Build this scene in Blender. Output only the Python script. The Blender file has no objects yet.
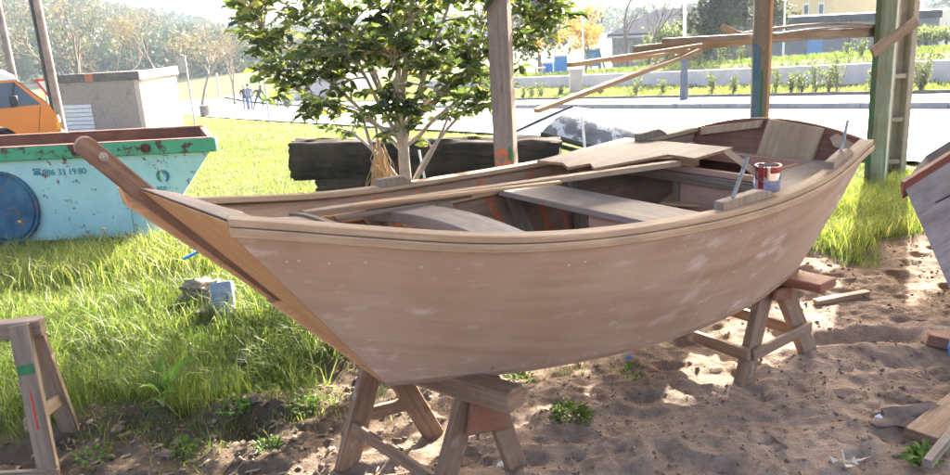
import bpy, math, random
import numpy as np
from math import sin, cos, atan, radians, pi, sqrt
from mathutils import Vector, Matrix
random.seed(7); rng = np.random.default_rng(11)
SC = bpy.context.scene; COL = SC.collection

# ------------------------------------------------------------------ camera
CAMH = 1.748; FPX = 796.0
ROLL = atan(.062); PITCH = atan(219.5*cos(ROLL)/FPX)
fw = Vector((0, cos(PITCH), -sin(PITCH))); u0 = Vector((0, sin(PITCH), cos(PITCH))); r0 = Vector((1, 0, 0))
rt = cos(ROLL)*r0 - sin(ROLL)*u0; up = cos(ROLL)*u0 + sin(ROLL)*r0
CP = Vector((0, 0, CAMH))
cam = bpy.data.objects.new('camera', bpy.data.cameras.new('camera')); COL.objects.link(cam)
M = Matrix((rt, up, -fw)).transposed().to_4x4(); M.translation = CP
cam.matrix_world = M; cam.data.sensor_width = 36; cam.data.lens = 36*FPX/950
cam.data.clip_start = .05; cam.data.clip_end = 3000; SC.camera = cam
def ray(u, v): return fw + rt*((u-475)/FPX) - up*((v-237.5)/FPX)
def at(u, v, Y):                       # point of the world seen at (u, v) whose distance ahead is Y metres
    r = ray(u, v); return CP + r*(Y/r.y)
def atz(u, v, z=0.):
    r = ray(u, v); return CP + r*((z-CAMH)/r.z)

# ------------------------------------------------------------------ terrain
K0 = np.array([9.8, 16.2]); KD = np.array([-.463, .886]); KN = np.array([.886, .463])
W0 = np.array([12.0, 19.8]); WD = np.array([-.352, .936]); WN = np.array([.936, .352])
def sp(t): return np.where(t > 30, t, np.log1p(np.exp(np.minimum(t, 30))))
def kd(x, y): return (x-K0[0])*KN[0] + (y-K0[1])*KN[1]
def wd(x, y): return (x-W0[0])*WN[0] + (y-W0[1])*WN[1]
def tz0(x, y):
    x = np.asarray(x, float); y = np.asarray(y, float)
    z = -.075*(1.5*sp((y-8)/1.5) - 8*sp((y-70)/8.))
    d = kd(x, y)
    return z + .07*np.clip(d, 0, 8)
def tz(x, y): return float(tz0(x, y)) + (.13 if kd(x, y) > 0 else 0) + (.5 if wd(x, y) > .2 else 0)
class VN:                              # smooth value noise
    def __init__(s, seed): s.t = np.random.default_rng(seed).random((256, 256))
    def __call__(s, x, y):
        xi = np.floor(x).astype(int); yi = np.floor(y).astype(int); fx = x-xi; fy = y-yi
        fx = fx*fx*(3-2*fx); fy = fy*fy*(3-2*fy); t = s.t
        a = t[xi & 255, yi & 255]; b = t[(xi+1) & 255, yi & 255]; c = t[xi & 255, (yi+1) & 255]; d = t[(xi+1) & 255, (yi+1) & 255]
        return (a*(1-fx)+b*fx)*(1-fy) + (c*(1-fx)+d*fx)*fy
N1, N2, N3 = VN(1), VN(2), VN(3)
# edge between bare earth (towards the camera) and grass
EDGE = np.array([[-9, 2.0], [-3.2, 2.6], [-2.1, 3.15], [-1.75, 3.45], [-1.3, 3.62], [-.75, 4.0], [-.45, 4.3], [.1, 4.4], [.9, 4.55], [1.7, 4.95], [2.1, 5.2], [2.65, 5.25], [3.3, 5.75], [4.0, 6.3], [5, 7.0], [12, 9.0]])
def earth(x, y):                       # >0 on bare earth, <0 on grass, metres
    n = (N1(x*2.2+40, y*2.2+40)-.5)*.5 + (N2(x*7, y*7)-.5)*.22
    return np.interp(x, EDGE[:, 0], EDGE[:, 1]) - y + n

# ------------------------------------------------------------------ materials
def mat(name):
    m = bpy.data.materials.new(name); m.use_nodes = True; n = m.node_tree.nodes; n.clear(); return m
class G:
    def __init__(s, m): s.t = m.node_tree; s.n = s.t.nodes
    def node(s, typ, **kw):
        o = s.n.new(typ)
        for k, v in kw.items():
            if hasattr(o, k): setattr(o, k, v)
        return o
    def link(s, a, b): s.t.links.new(a, b)
    def coord(s, which='Object', scale=(1, 1, 1), rot=(0, 0, 0)):
        c = s.node('ShaderNodeTexCoord'); mp = s.node('ShaderNodeMapping')
        mp.inputs['Scale'].default_value = scale; mp.inputs['Rotation'].default_value = rot
        s.link(c.outputs[which], mp.inputs['Vector']); return mp.outputs[0]
    def noise(s, vec, scale=5., detail=4., rough=.6, dist=0.):
        o = s.node('ShaderNodeTexNoise'); o.inputs['Scale'].default_value = scale; o.inputs['Detail'].default_value = detail
        o.inputs['Roughness'].default_value = rough; o.inputs['Distortion'].default_value = dist
        if vec is not None: s.link(vec, o.inputs['Vector'])
        return o.outputs['Fac']
    def ramp(s, fac, stops):
        o = s.node('ShaderNodeValToRGB'); e = o.color_ramp.elements
        while len(e) < len(stops): e.new(.5)
        for i, (p, c) in enumerate(stops):
            e[i].position = p; e[i].color = (*c, 1) if len(c) == 3 else c
        s.link(fac, o.inputs[0]); return o.outputs[0]
    def mixc(s, fac, a, b, mode='MIX'):
        o = s.node('ShaderNodeMix', data_type='RGBA', blend_type=mode)
        for i, v in ((0, fac), (6, a), (7, b)):
            if isinstance(v, (int, float)): o.inputs[i].default_value = v
            elif isinstance(v, tuple): o.inputs[i].default_value = (*v, 1)
            else: s.link(v, o.inputs[i])
        return o.outputs[2]
    def math(s, op, a, b=0.):
        o = s.node('ShaderNodeMath', operation=op)
        for i, v in enumerate((a, b)):
            if isinstance(v, (int, float)): o.inputs[i].default_value = v
            else: s.link(v, o.inputs[i])
        return o.outputs[0]
    def out(s, col, rough=.7, bump=None, bstr=.3, bdist=.01, metal=0., spec=.3, transl=None, tfac=.5, extra=None):
        p = s.node('ShaderNodeBsdfPrincipled'); o = s.node('ShaderNodeOutputMaterial')
        p.inputs['Metallic'].default_value = metal; p.inputs['Specular IOR Level'].default_value = spec
        if isinstance(col, tuple): p.inputs['Base Color'].default_value = (*col, 1)
        else: s.link(col, p.inputs['Base Color'])
        if isinstance(rough, (int, float)): p.inputs['Roughness'].default_value = rough
        else: s.link(rough, p.inputs['Roughness'])
        if bump is not None:
            b = s.node('ShaderNodeBump'); b.inputs['Strength'].default_value = bstr; b.inputs['Distance'].default_value = bdist
            s.link(bump, b.inputs['Height']); s.link(b.outputs[0], p.inputs['Normal'])
        sh = p.outputs[0]
        if transl is not None:
            t = s.node('ShaderNodeBsdfTranslucent'); mx = s.node('ShaderNodeMixShader'); mx.inputs[0].default_value = tfac
            if isinstance(transl, tuple): t.inputs[0].default_value = (*transl, 1)
            else: s.link(transl, t.inputs[0])
            s.link(sh, mx.inputs[1]); s.link(t.outputs[0], mx.inputs[2]); sh = mx.outputs[0]
        s.link(sh, o.inputs['Surface']); return p
def wood(name, dark, light, stain=None, samt=.5, grain=(1.3, 26, 1), rough=.72, bstr=.35, stain2=None, s2=(.62, .7), s2scale=9.):
    m = mat(name); g = G(m)
    uv = g.coord('UV', grain)
    n = g.noise(uv, 1.6, 7, .62, .6)
    c = g.ramp(n, [(.3, dark), (.52, tuple((a+b)/2 for a, b in zip(dark, light))), (.72, light)])
    ob = g.coord('Object')
    if stain:
        c = g.mixc(g.math('MULTIPLY', g.ramp(g.noise(ob, 3.1, 5, .65), [(.42, (0, 0, 0)), (.68, (1, 1, 1))]), samt), c, stain)
    if stain2:
        c = g.mixc(g.ramp(g.noise(ob, s2scale, 4, .6), [(s2[0], (0, 0, 0)), (s2[1], (1, 1, 1))]), c, stain2)
    fine = g.noise(g.coord('UV', (grain[0]*6, grain[1]*5, 1)), 2., 3, .7)
    kn = g.ramp(g.noise(g.coord('UV', (5, 14, 1)), 1., 2, .4), [(.70, (0, 0, 0)), (.76, (1, 1, 1))]); c = g.mixc(g.math('MULTIPLY', kn, .55), c, tuple(v*.45 for v in dark))
    c = g.mixc(.28, c, g.ramp(fine, [(.35, (.25, .22, .2)), (.65, (1, 1, 1))]), 'MULTIPLY')
    g.out(c, rough, g.math('ADD', n, g.math('MULTIPLY', fine, .5)), bstr, .004)
    return m
def plain(name, c1, c2, scale=6., rough=.6, bstr=.15, metal=0., spec=.3, spots=None, sp=(.6, .66), spscale=14., bdist=.01):
    m = mat(name); g = G(m); ob = g.coord('Object')
    n = g.noise(ob, scale, 6, .65)
    c = g.ramp(n, [(.32, c1), (.68, c2)])
    if spots: c = g.mixc(g.ramp(g.noise(ob, spscale, 5, .7), [(sp[0], (0, 0, 0)), (sp[1], (1, 1, 1))]), c, spots)
    g.out(c, rough, g.noise(ob, scale*5, 5, .7), bstr, bdist, metal, spec); return m
def leafmat(name, stops, tfac=.45, rough=.4, tmul=1.5, spec=.4):
    m = mat(name); g = G(m)
    a = g.node('ShaderNodeAttribute', attribute_name='Col')
    c = g.ramp(a.outputs['Fac'], stops)
    t = g.mixc(1., c, (tmul, tmul*1.05, tmul*.55), 'MULTIPLY')
    g.out(c, rough, spec=spec, transl=t, tfac=tfac); return m

# --- woods
M_OLD = wood('weathered_grey_wood', (.18, .13, .088), (.41, .325, .24), (.27, .185, .115), .6)
M_TREST = wood('old_trestle_wood', (.15, .088, .052), (.35, .225, .14), (.4, .29, .205), .5, stain2=(.42, .36, .3), s2=(.6, .72))
M_POST = wood('post_wood', (.14, .11, .088), (.31, .255, .21), (.36, .32, .275), .6, grain=(.9, 18, 1))
M_FRESH = wood('fresh_pine', (.54, .295, .135), (.76, .5, .275), (.54, .32, .17), .5, grain=(.8, 30, 1), rough=.55)
M_PALE = wood('pale_gunwale_wood', (.34, .225, .13), (.62, .455, .29), (.33, .225, .14), .6, grain=(.7, 24, 1))
M_DARK = wood('dark_stem_timber', (.11, .055, .032), (.33, .18, .11), (.36, .24, .16), .6, grain=(1., 20, 1), rough=.65)
M_DECK = wood('dusty_plywood_top', (.31, .25, .195), (.50, .42, .345), (.3, .22, .155), .6, grain=(1., 9, 1))
M_SHEET = wood('old_grey_plywood', (.17, .14, .115), (.29, .245, .205), (.16, .125, .095), .6, grain=(1., 7, 1))
M_INNER = wood('boat_interior_wood', (.26, .155, .095), (.48, .315, .205), (.22, .13, .085), .6, grain=(1., 10, 1))
M_PINK = wood('pink_locker_plywood', (.48, .25, .165), (.7, .45, .32), (.4, .28, .2), .4, grain=(1., 9, 1))
M_MAROON = wood('maroon_primed_wood', (.14, .052, .034), (.27, .12, .078), (.32, .2, .14), .4)
M_RED = wood('red_brown_rail', (.13, .03, .02), (.24, .06, .04), (.2, .1, .08), .4)
M_RUSTW = wood('reddish_board', (.2, .075, .045), (.36, .15, .09), (.33, .22, .16), .5)
M_GRAYPL = wood('grey_boat_plank', (.16, .13, .115), (.33, .28, .25), (.42, .38, .36), .5, grain=(.8, 14, 1))
M_EDGE = wood('plywood_edge', (.28, .14, .07), (.45, .26, .14))
M_LOG = wood('charred_log_bark', (.004, .0035, .003), (.034, .026, .019), (.15, .095, .058), .35, grain=(.9, 12, 1), bstr=1., rough=.95)
M_ORANGE = plain('orange_primer_and_glow', (.36, .11, .045), (.5, .18, .08), 20, .7)  # paint marks, and the sun glow coloured onto the boat's inner planking
M_GREENP = plain('green_paint_mark', (.03, .14, .05), (.06, .22, .08), 20, .7)
M_REDP = plain('red_paint_mark', (.5, .05, .03), (.65, .09, .05), 20, .7)
# hull plywood: pinkish, sanded, with pale filler smears
m = mat('sanded_hull_plywood'); g = G(m)
uv = g.coord('UV', (.8, 9, 1)); n = g.noise(uv, 1.5, 6, .55, .8)
c = g.ramp(n, [(.3, (.378, .256, .172)), (.7, (.49, .362, .258))])
ob = g.coord('Object')
c = g.mixc(g.math('MULTIPLY', g.ramp(g.noise(ob, 1.7, 4, .6), [(.38, (0, 0, 0)), (.66, (1, 1, 1))]), .55), c, (.56, .45, .348))
c = g.mixc(g.math('MULTIPLY', g.ramp(g.noise(ob, 4.5, 3, .5), [(.5, (0, 0, 0)), (.72, (1, 1, 1))]), .4), c, (.425, .275, .188))
sm = g.math('MULTIPLY', g.ramp(g.noise(g.coord('Object', (6.5, 6.5, 12)), 1., 3, .55), [(.57, (0, 0, 0)), (.74, (1, 1, 1))]), g.ramp(g.noise(ob, 1.3, 2, .5), [(.40, (0, 0, 0)), (.52, (1, 1, 1))]))
c = g.mixc(g.math('MULTIPLY', sm, .85), c, (.72, .66, .61))
fine = g.noise(g.coord('UV', (6, 120, 1)), 2., 3, .7)
c = g.mixc(.13, c, g.ramp(fine, [(.35, (.4, .34, .3)), (.65, (1, 1, 1))]), 'MULTIPLY')
g.out(c, .62, n, .12, .002, spec=.35); M_HULL = m
M_FILL = plain('white_filler', (.55, .5, .46), (.68, .63, .6), 30, .8)
M_STEEL = plain('brushed_steel', (.16, .15, .14), (.34, .33, .31), 40, .3, .1, .9)
M_CAN = plain('tin_can_metal', (.45, .44, .43), (.65, .63, .62), 30, .22, .05, .95)
M_CANLBL = plain('can_paper_label', (.27, .25, .33), (.4, .37, .46), 40, .5, spots=(.2, .18, .3), spscale=60)
M_REDPAINT = plain('dark_red_paint', (.2, .015, .012), (.3, .03, .02), 30, .25, spec=.5)
M_BLACK = plain('black_rubber', (.015, .015, .016), (.03, .03, .03), 20, .7)
# paints, metal, masonry
M_SKIP = plain('turquoise_skip_paint', (.37, .62, .575), (.49, .74, .69), 2.2, .55, .15, spots=(.17, .10, .07), sp=(.595, .64), spscale=11)
M_SKIPG = plain('green_rim_paint', (.06, .30, .15), (.10, .40, .22), 3, .5, .1, spots=(.09, .05, .035), sp=(.54, .6), spscale=8)
M_SKIPIN = plain('rusty_skip_inside', (.10, .04, .03), (.2, .085, .06), 5, .8)
M_SKIPB = plain('worn_dark_blue_paint', (.03, .085, .15), (.08, .19, .27), 5, .65, .3, spots=(.22, .13, .09), sp=(.56, .62), spscale=7)
M_TEXTB = plain('teal_lettering', (.05, .2, .28), (.08, .26, .34), 9, .6)
M_VAN = plain('orange_van_paint', (.62, .16, .02), (.68, .19, .025), 2, .3, .02, spec=.5)
M_VANW = plain('white_van_roof', (.72, .73, .7), (.8, .8, .78), 2, .35, .02)
m = mat('window_glass'); g = G(m); p = g.out((.06, .08, .1), .05, spec=.6); M_GLASS = m
M_PLASTIC = plain('dark_plastic', (.03, .03, .03), (.05, .05, .05), 8, .5)
M_LAMP = plain('amber_lens', (.7, .3, .03), (.8, .4, .05), 20, .3)
M_WHITE = plain('white_paint', (.7, .7, .7), (.8, .8, .8), 8, .5)
M_SIGNR = plain('red_sign_paint', (.6, .03, .03), (.68, .06, .05), 8, .5)
M_SIGNB = plain('grey_sign_back', (.3, .31, .32), (.42, .43, .44), 8, .45, metal=.3)
M_GALV = plain('galvanised_pole', (.38, .39, .4), (.52, .53, .54), 8, .45, metal=.3)
M_CONC = plain('concrete', (.3, .27, .23), (.46, .42, .36), 5, .85, .4, spots=(.2, .18, .15), sp=(.58, .7), spscale=4)
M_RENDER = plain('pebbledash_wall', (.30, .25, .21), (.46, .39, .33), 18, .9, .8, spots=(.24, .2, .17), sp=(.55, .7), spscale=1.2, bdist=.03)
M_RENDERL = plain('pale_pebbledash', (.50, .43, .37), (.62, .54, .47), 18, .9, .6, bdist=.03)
M_SLAB = plain('dark_concrete_roof_edge', (.10, .09, .085), (.18, .165, .155), 6, .95, spec=.05)
M_SLABL = plain('grey_concrete_roof_edge', (.34, .33, .31), (.46, .45, .43), 6, .85)
M_TERRA = plain('terracotta', (.45, .14, .07), (.55, .2, .1), 10, .8)
M_GREYB = plain('grey_rendered_wall', (.26, .26, .29), (.34, .34, .37), 2, .85)
M_YEL = plain('yellow_render', (.62, .46, .2), (.7, .53, .26), 2, .85)
M_STONE = plain('stone_wall', (.16, .15, .15), (.34, .31, .29), 3, .9, .5)
M_SLATE = plain('slate_roof', (.05, .052, .065), (.09, .09, .11), 5, .9, spec=.05)
M_BLUED = plain('pale_blue_door', (.2, .4, .7), (.26, .46, .75), 3, .5)
M_BLUE = plain('blue_plastic', (.03, .2, .55), (.05, .27, .62), 6, .4)
M_PINKB = plain('mauve_render', (.42, .28, .33), (.5, .34, .39), 3, .8)
M_WALL = plain('lilac_retaining_wall', (.48, .44, .45), (.6, .56, .57), 2, .85)
M_KERB = plain('kerb_concrete', (.2, .2, .21), (.29, .29, .3), 5, .8)
M_LAMPP = plain('slate_blue_lamp_base', (.05, .07, .10), (.09, .11, .15), 6, .6)
M_PAVE = plain('pavement_concrete', (.46, .44, .42), (.58, .56, .53), 3, .8)
M_UPOLE = plain('utility_pole_wood', (.16, .12, .1), (.34, .28, .25), 3, .8)
M_OLDHULL = plain('peeling_grey_hull', (.07, .075, .08), (.17, .18, .19), 4, .7, .3, spots=(.46, .48, .48), sp=(.51, .56), spscale=5.)
M_HULLW = plain('white_hull_plate', (.62, .63, .64), (.75, .75, .75), 4, .6)
M_HULLD = plain('black_hull_edge', (.03, .03, .03), (.06, .06, .055), 4, .6)
M_BARKP = plain('pale_grey_bark', (.30, .26, .22), (.48, .42, .36), 9, .8, .3)
M_BARK = plain('bare_tree_bark', (.12, .1, .085), (.24, .2, .17), 3, .9)
M_SKIN = plain('skin', (.42, .25, .18), (.48, .3, .22), 4, .6)
M_STRAW = plain('dry_straw', (.38, .25, .14), (.5, .35, .2), 9, .8)
M_SLATEB = plain('blue_grey_slab', (.22, .27, .33), (.33, .38, .43), 6, .8)
M_ROCK = plain('grey_rock', (.15, .13, .115), (.3, .27, .24), 5, .9, .6)
M_EARTHR = plain('earthy_rock', (.13, .095, .07), (.22, .165, .125), 5, .95, .6)
M_SANDR = plain('sandy_clod', (.2, .14, .10), (.31, .225, .165), 14, .95, .7)
M_CLOTH = plain('crumpled_paper', (.55, .48, .36), (.7, .62, .5), 9, .85)
M_POSTBLUE = wood('blue_painted_post', (.03, .12, .2), (.06, .22, .33), (.3, .22, .16), .45)
M_POSTGRN = wood('green_painted_post', (.17, .26, .18), (.43, .52, .43), (.26, .2, .14), .8)
M_POSTDG = wood('dark_green_post_face', (.03, .1, .05), (.08, .2, .11), (.16, .09, .05), .7)
M_ROOF = plain('shed_roof_sheet', (.3, .27, .24), (.4, .37, .33), 2, .8)
# ground
m = mat('ground_earth_and_turf'); g = G(m); ob = g.coord('Object')
at_ = g.node('ShaderNodeAttribute', attribute_name='Col')
big = g.noise(ob, 1.1, 6, .6); fine = g.noise(ob, 22., 6, .7); vf = g.noise(ob, 130., 3, .7)
sand = g.ramp(big, [(.3, (.295, .222, .168)), (.7, (.415, .325, .252))])
sand = g.mixc(g.ramp(g.noise(ob, 2.3, 5, .65), [(.45, (0, 0, 0)), (.7, (.55, .55, .55))]), sand, (.25, .178, .126)); sand = g.mixc(.6, sand, g.ramp(fine, [(.32, (.5, .44, .4)), (.62, (1, 1, 1))]), 'MULTIPLY')
soil = g.ramp(g.noise(ob, 5.5, 6, .7), [(.3, (.05, .036, .024)), (.7, (.15, .11, .075))])
turf = g.ramp(g.noise(ob, 3.2, 6, .7), [(.3, (.05, .06, .018)), (.7, (.12, .14, .04))])
sx = g.node('ShaderNodeSeparateColor'); g.link(at_.outputs['Color'], sx.inputs[0])
c = g.mixc(sx.outputs[1], sand, soil); c = g.mixc(sx.outputs[0], c, turf)
g.out(c, .95, g.math('ADD', fine, g.math('MULTIPLY', vf, .6)), .85, .022, spec=.1); M_GROUND = m
m = mat('asphalt_pale'); g = G(m); ob = g.coord('Object')
g.out(g.ramp(g.noise(ob, 1.5, 6, .7), [(.3, (.27, .265, .26)), (.7, (.35, .345, .34))]), .6, g.noise(ob, 60, 3, .7), .2, .01); M_ROAD = m
M_GRASS = leafmat('grass_blades', [(0, (.045, .085, .016)), (.45, (.125, .17, .045)), (.8, (.225, .245, .08)), (1, (.38, .35, .17))], .42, .5, 1.4)
M_WEED = leafmat('weed_leaves', [(0, (.04, .11, .012)), (1, (.12, .22, .03))], .5, .45, 1.6)
M_LEAF = leafmat('glossy_evergreen_leaves', [(0, (.03, .05, .024)), (.45, (.062, .09, .032)), (.75, (.16, .18, .055)), (.97, (.36, .33, .11)), (1, (.3, .05, .01))], .35, .28, 2.1, .5)
M_AUT = leafmat('autumn_leaves', [(0, (.22, .12, .03)), (.5, (.42, .24, .05)), (1, (.5, .36, .1))], .45, .6, 1.2)
M_BUSH = leafmat('verge_shrub_leaves', [(0, (.06, .085, .03)), (1, (.16, .19, .085))], .4, .5, 1.3)
M_FOREST = leafmat('distant_tree_leaves', [(0, (.018, .035, .013)), (.6, (.04, .06, .02)), (1, (.11, .085, .03))], .2, .8, 1.2)
M_DRYL = leafmat('sparse_russet_leaves', [(0, (.15, .09, .055)), (.6, (.24, .16, .09)), (1, (.28, .25, .08))], .4, .6, 1.2)
M_HILL = plain('hill_scrub', (.035, .045, .02), (.09, .095, .045), .08, .95)

# ------------------------------------------------------------------ mesh builder
LOC = {}
def v3(p): return Vector(p)
class MB:
    def __init__(s): s.v = []; s.f = []; s.uv = []; s.m = []
    def add(s, vs, fs, uvs=None, mi=0):
        o = len(s.v); s.v += [tuple(p) for p in vs]
        for k, f in enumerate(fs):
            s.f.append([i+o for i in f]); s.m.append(mi)
            s.uv.append([uvs[i] for i in f] if uvs else [(s.v[i+o][0]+s.v[i+o][1], s.v[i+o][2]) for i in f])
    def board(s, p0, p1, w, t, upv=(0, 0, 1), mi=0, taper=1., endmi=None):
        p0 = v3(p0); p1 = v3(p1); d = (p1-p0); L = d.length; d.normalize()
        sd = d.cross(v3(upv)).normalized(); u = sd.cross(d).normalized(); vs = []
        for p, k in ((p0, 1.), (p1, taper)):
            for a, b in ((-1, -1), (1, -1), (1, 1), (-1, 1)): vs.append(p + sd*(a*w/2*k) + u*(b*t/2*k))
        ov = random.random()*7; ou = random.random()*7
        for idx, q in (((0, 1, 5, 4), w), ((1, 2, 6, 5), t), ((2, 3, 7, 6), w), ((3, 0, 4, 7), t)):
            o = len(s.v); s.v += [tuple(vs[i]) for i in idx]; s.f.append([o, o+1, o+2, o+3]); s.m.append(mi)
            s.uv.append([(ou, ov), (ou, ov+q), (ou+L, ov+q), (ou+L, ov)]); ov += q
        for idx in ((3, 2, 1, 0), (4, 5, 6, 7)):
            o = len(s.v); s.v += [tuple(vs[i]) for i in idx]; s.f.append([o, o+1, o+2, o+3]); s.m.append(mi if endmi is None else endmi)
            s.uv.append([(ou, ov), (ou+.02, ov), (ou+.02, ov+t), (ou, ov+t)])
        return s
    def box(s, c, size, rz=0., mi=0):
        c = v3(c); d = Vector((cos(rz), sin(rz), 0))*size[0]/2
        return s.board(c-d, c+d, size[1], size[2], (0, 0, 1), mi)
    def tube(s, pts, rad, n=8, mi=0, caps=True):
        pts = [v3(p) for p in pts]; rad = rad if isinstance(rad, (list, tuple)) else [rad]*len(pts); vs = []; uvs = []
        a = None; L = 0; ou = random.random()*5
        for i, p in enumerate(pts):
            d = (pts[min(i+1, len(pts)-1)] - pts[max(i-1, 0)]).normalized()
            if a is None: a = d.cross(Vector((0, 0, 1)) if abs(d.z) < .9 else Vector((1, 0, 0))).normalized()
            else: a = (a - d*a.dot(d)).normalized()
            b = d.cross(a)
            if i: L += (p-pts[i-1]).length
            for k in range(n):
                t = 2*pi*k/n; vs.append(p + (a*cos(t)+b*sin(t))*rad[i]); uvs.append((L+ou, k/n*2*pi*rad[0]))
        fs = []
        for i in range(len(pts)-1):
            for k in range(n): fs.append((i*n+k, i*n+(k+1) % n, (i+1)*n+(k+1) % n, (i+1)*n+k))
        if caps: fs += [tuple(range(n))[::-1], tuple((len(pts)-1)*n+k for k in range(n))]
        s.add(vs, fs, uvs, mi); return s
    def prism(s, poly, vec, mi=0, edgemi=None):
        poly = [v3(p) for p in poly]; vec = v3(vec); n = len(poly)
        d = (poly[1]-poly[0]).normalized(); nn = vec.normalized(); e = nn.cross(d)
        uvp = [((p-poly[0]).dot(d), (p-poly[0]).dot(e)) for p in poly]
        s.add(poly, [tuple(range(n))[::-1]], uvp, mi); s.add([p+vec for p in poly], [tuple(range(n))], uvp, mi)
        L = 0
        for i in range(n):
            a, b = poly[i], poly[(i+1) % n]; l = (b-a).length
            s.add([a, b, b+vec, a+vec], [(0, 1, 2, 3)], [(L, 0), (L+l, 0), (L+l, vec.length), (L, vec.length)], mi if edgemi is None else edgemi); L += l
        return s
    def grid(s, rows, mi=0, flip=False):
        n = len(rows); k = len(rows[0]); vs = [v3(p) for r in rows for p in r]; uvs = []
        for i in range(n):
            L = 0; H = 0
            for j in range(k):
                if j: L += (v3(rows[i][j])-v3(rows[i][j-1])).length
                H = sum((v3(rows[q][j])-v3(rows[q-1][j])).length for q in range(1, i+1))
                uvs.append((L, H))
        fs = []
        for i in range(n-1):
            for j in range(k-1):
                f = (i*k+j, i*k+j+1, (i+1)*k+j+1, (i+1)*k+j); fs.append(f[::-1] if flip else f)
        s.add(vs, fs, uvs, mi); return s
    def sweep(s, pts, outs, sec, mi=0):           # sec: (out, z) loop carried along pts
        n = len(sec); vs = []; uvs = []; L = 0
        per = [0.]
        for i in range(n): a, b = sec[i], sec[(i+1) % n]; per.append(per[-1]+math.hypot(a[0]-b[0], a[1]-b[1]))
        for i, p in enumerate(pts):
            p = v3(p); o = v3(outs[i])
            if i: L += (p-v3(pts[i-1])).length
            for k, (a, b) in enumerate(sec): vs.append(p+o*a+Vector((0, 0, b))); uvs.append((L, per[k]))
        fs = []
        for i in range(len(pts)-1):
            for k in range(n): fs.append((i*n+k, i*n+(k+1) % n, (i+1)*n+(k+1) % n, (i+1)*n+k))
        fs += [tuple(range(n))[::-1], tuple((len(pts)-1)*n+k for k in range(n))]
        s.add(vs, fs, uvs, mi); return s
    def lathe(s, c, prof, n=20, mi=0, axis=None):
        c = v3(c); vs = []; uvs = []
        ax = v3(axis).normalized() if axis else Vector((0, 0, 1))
        a = ax.cross(Vector((0, 1, 0)) if abs(ax.y) < .9 else Vector((1, 0, 0))).normalized(); b = ax.cross(a)
        for r, z in prof:
            for k in range(n): t = 2*pi*k/n; vs.append(c+(a*cos(t)+b*sin(t))*r+ax*z); uvs.append((k/n, z))
        fs = []
        for i in range(len(prof)-1):
            for k in range(n): fs.append((i*n+k, i*n+(k+1) % n, (i+1)*n+(k+1) % n, (i+1)*n+k))
        if prof[0][0] > 1e-4: fs.append(tuple(range(n))[::-1])
        if prof[-1][0] > 1e-4: fs.append(tuple((len(prof)-1)*n+k for k in range(n)))
        s.add(vs, fs, uvs, mi); return s
    def blob(s, c, size, seed=0, sub=3, amp=.3, fr=1.6, mi=0, rz=0.):
        import bmesh
        from mathutils import noise as mn
        bm = bmesh.new(); bmesh.ops.create_icosphere(bm, subdivisions=sub, radius=1)
        vs = []; R = Matrix.Rotation(rz, 3, 'Z')
        for v in bm.verts:
            k = 1+amp*mn.noise(v.co*fr+Vector((seed*7.3, seed*3.1, 0)))+amp*.5*mn.noise(v.co*fr*3+Vector((seed, 0, 9)))
            vs.append(v3(c)+R @ Vector((v.co.x*size[0]*k, v.co.y*size[1]*k, v.co.z*size[2]*k)))
        fs = [tuple(v.index for v in f.verts) for f in bm.faces]; bm.free(); s.add(vs, fs, None, mi); return s
    def build(s, name, mats, parent=None, bev=0., smooth=True, ang=38, loc=None):
        org = LOC.get(parent.name, Vector((0, 0, 0))) if parent else v3(loc or (0, 0, 0))
        me = bpy.data.meshes.new(name); me.from_pydata([(a-org.x, b-org.y, c-org.z) for a, b, c in s.v], [], s.f)
        for mm in (mats if isinstance(mats, (list, tuple)) else [mats]): me.materials.append(mm)
        me.polygons.foreach_set('material_index', s.m)
        ul = me.uv_layers.new(name='UVMap'); ul.data.foreach_set('uv', [q for f in s.uv for p in f for q in p])
        import bmesh
        bm = bmesh.new(); bm.from_mesh(me); bmesh.ops.remove_doubles(bm, verts=bm.verts, dist=1e-5); bmesh.ops.recalc_face_normals(bm, faces=bm.faces); bm.to_mesh(me); bm.free()
        if smooth: me.shade_smooth(); me.set_sharp_from_angle(angle=radians(ang))
        o = bpy.data.objects.new(name, me); COL.objects.link(o)
        if parent: o.parent = parent; LOC[o.name] = org
        else: o.location = org; LOC[o.name] = org
        if bev:
            b = o.modifiers.new('bevel', 'BEVEL'); b.width = bev; b.segments = 1; b.limit_method = 'ANGLE'; b.angle_limit = radians(50)
        return o
def raw(name, verts, faces_flat, sizes, mats, attr=None, parent=None, loc=None, smooth=False, midx=None):
    """fast mesh from numpy arrays; attr = value per vertex stored in colour attribute Col"""
    org = np.array(LOC.get(parent.name, (0, 0, 0)) if parent else (loc or (0, 0, 0)))
    me = bpy.data.meshes.new(name); nv = len(verts)
    me.vertices.add(nv); me.vertices.foreach_set('co', (verts-org).astype(np.float32).ravel())
    me.loops.add(len(faces_flat)); me.loops.foreach_set('vertex_index', faces_flat.astype(np.int32))
    st = np.concatenate([[0], np.cumsum(sizes)[:-1]]); me.polygons.add(len(sizes)); me.polygons.foreach_set('loop_start', st.astype(np.int32))
    me.update(calc_edges=True)
    if attr is not None:
        ca = me.color_attributes.new('Col', 'FLOAT_COLOR', 'POINT')
        a = attr if attr.ndim == 2 else np.stack([attr]*3, 1)
        ca.data.foreach_set('color', np.concatenate([a, np.ones((nv, 1))], 1).astype(np.float32).ravel())
    for mm in (mats if isinstance(mats, (list, tuple)) else [mats]): me.materials.append(mm)
    if smooth: me.shade_smooth()
    o = bpy.data.objects.new(name, me); COL.objects.link(o)
    if parent: o.parent = parent
    else: o.location = org
    LOC[o.name] = Vector(org); return o
def tag(o, label=None, cat=None, group=None, kind=None):
    if label: o['label'] = label
    if cat: o['category'] = cat
    if group: o['group'] = group
    if kind: o['kind'] = kind
    return o
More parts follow.
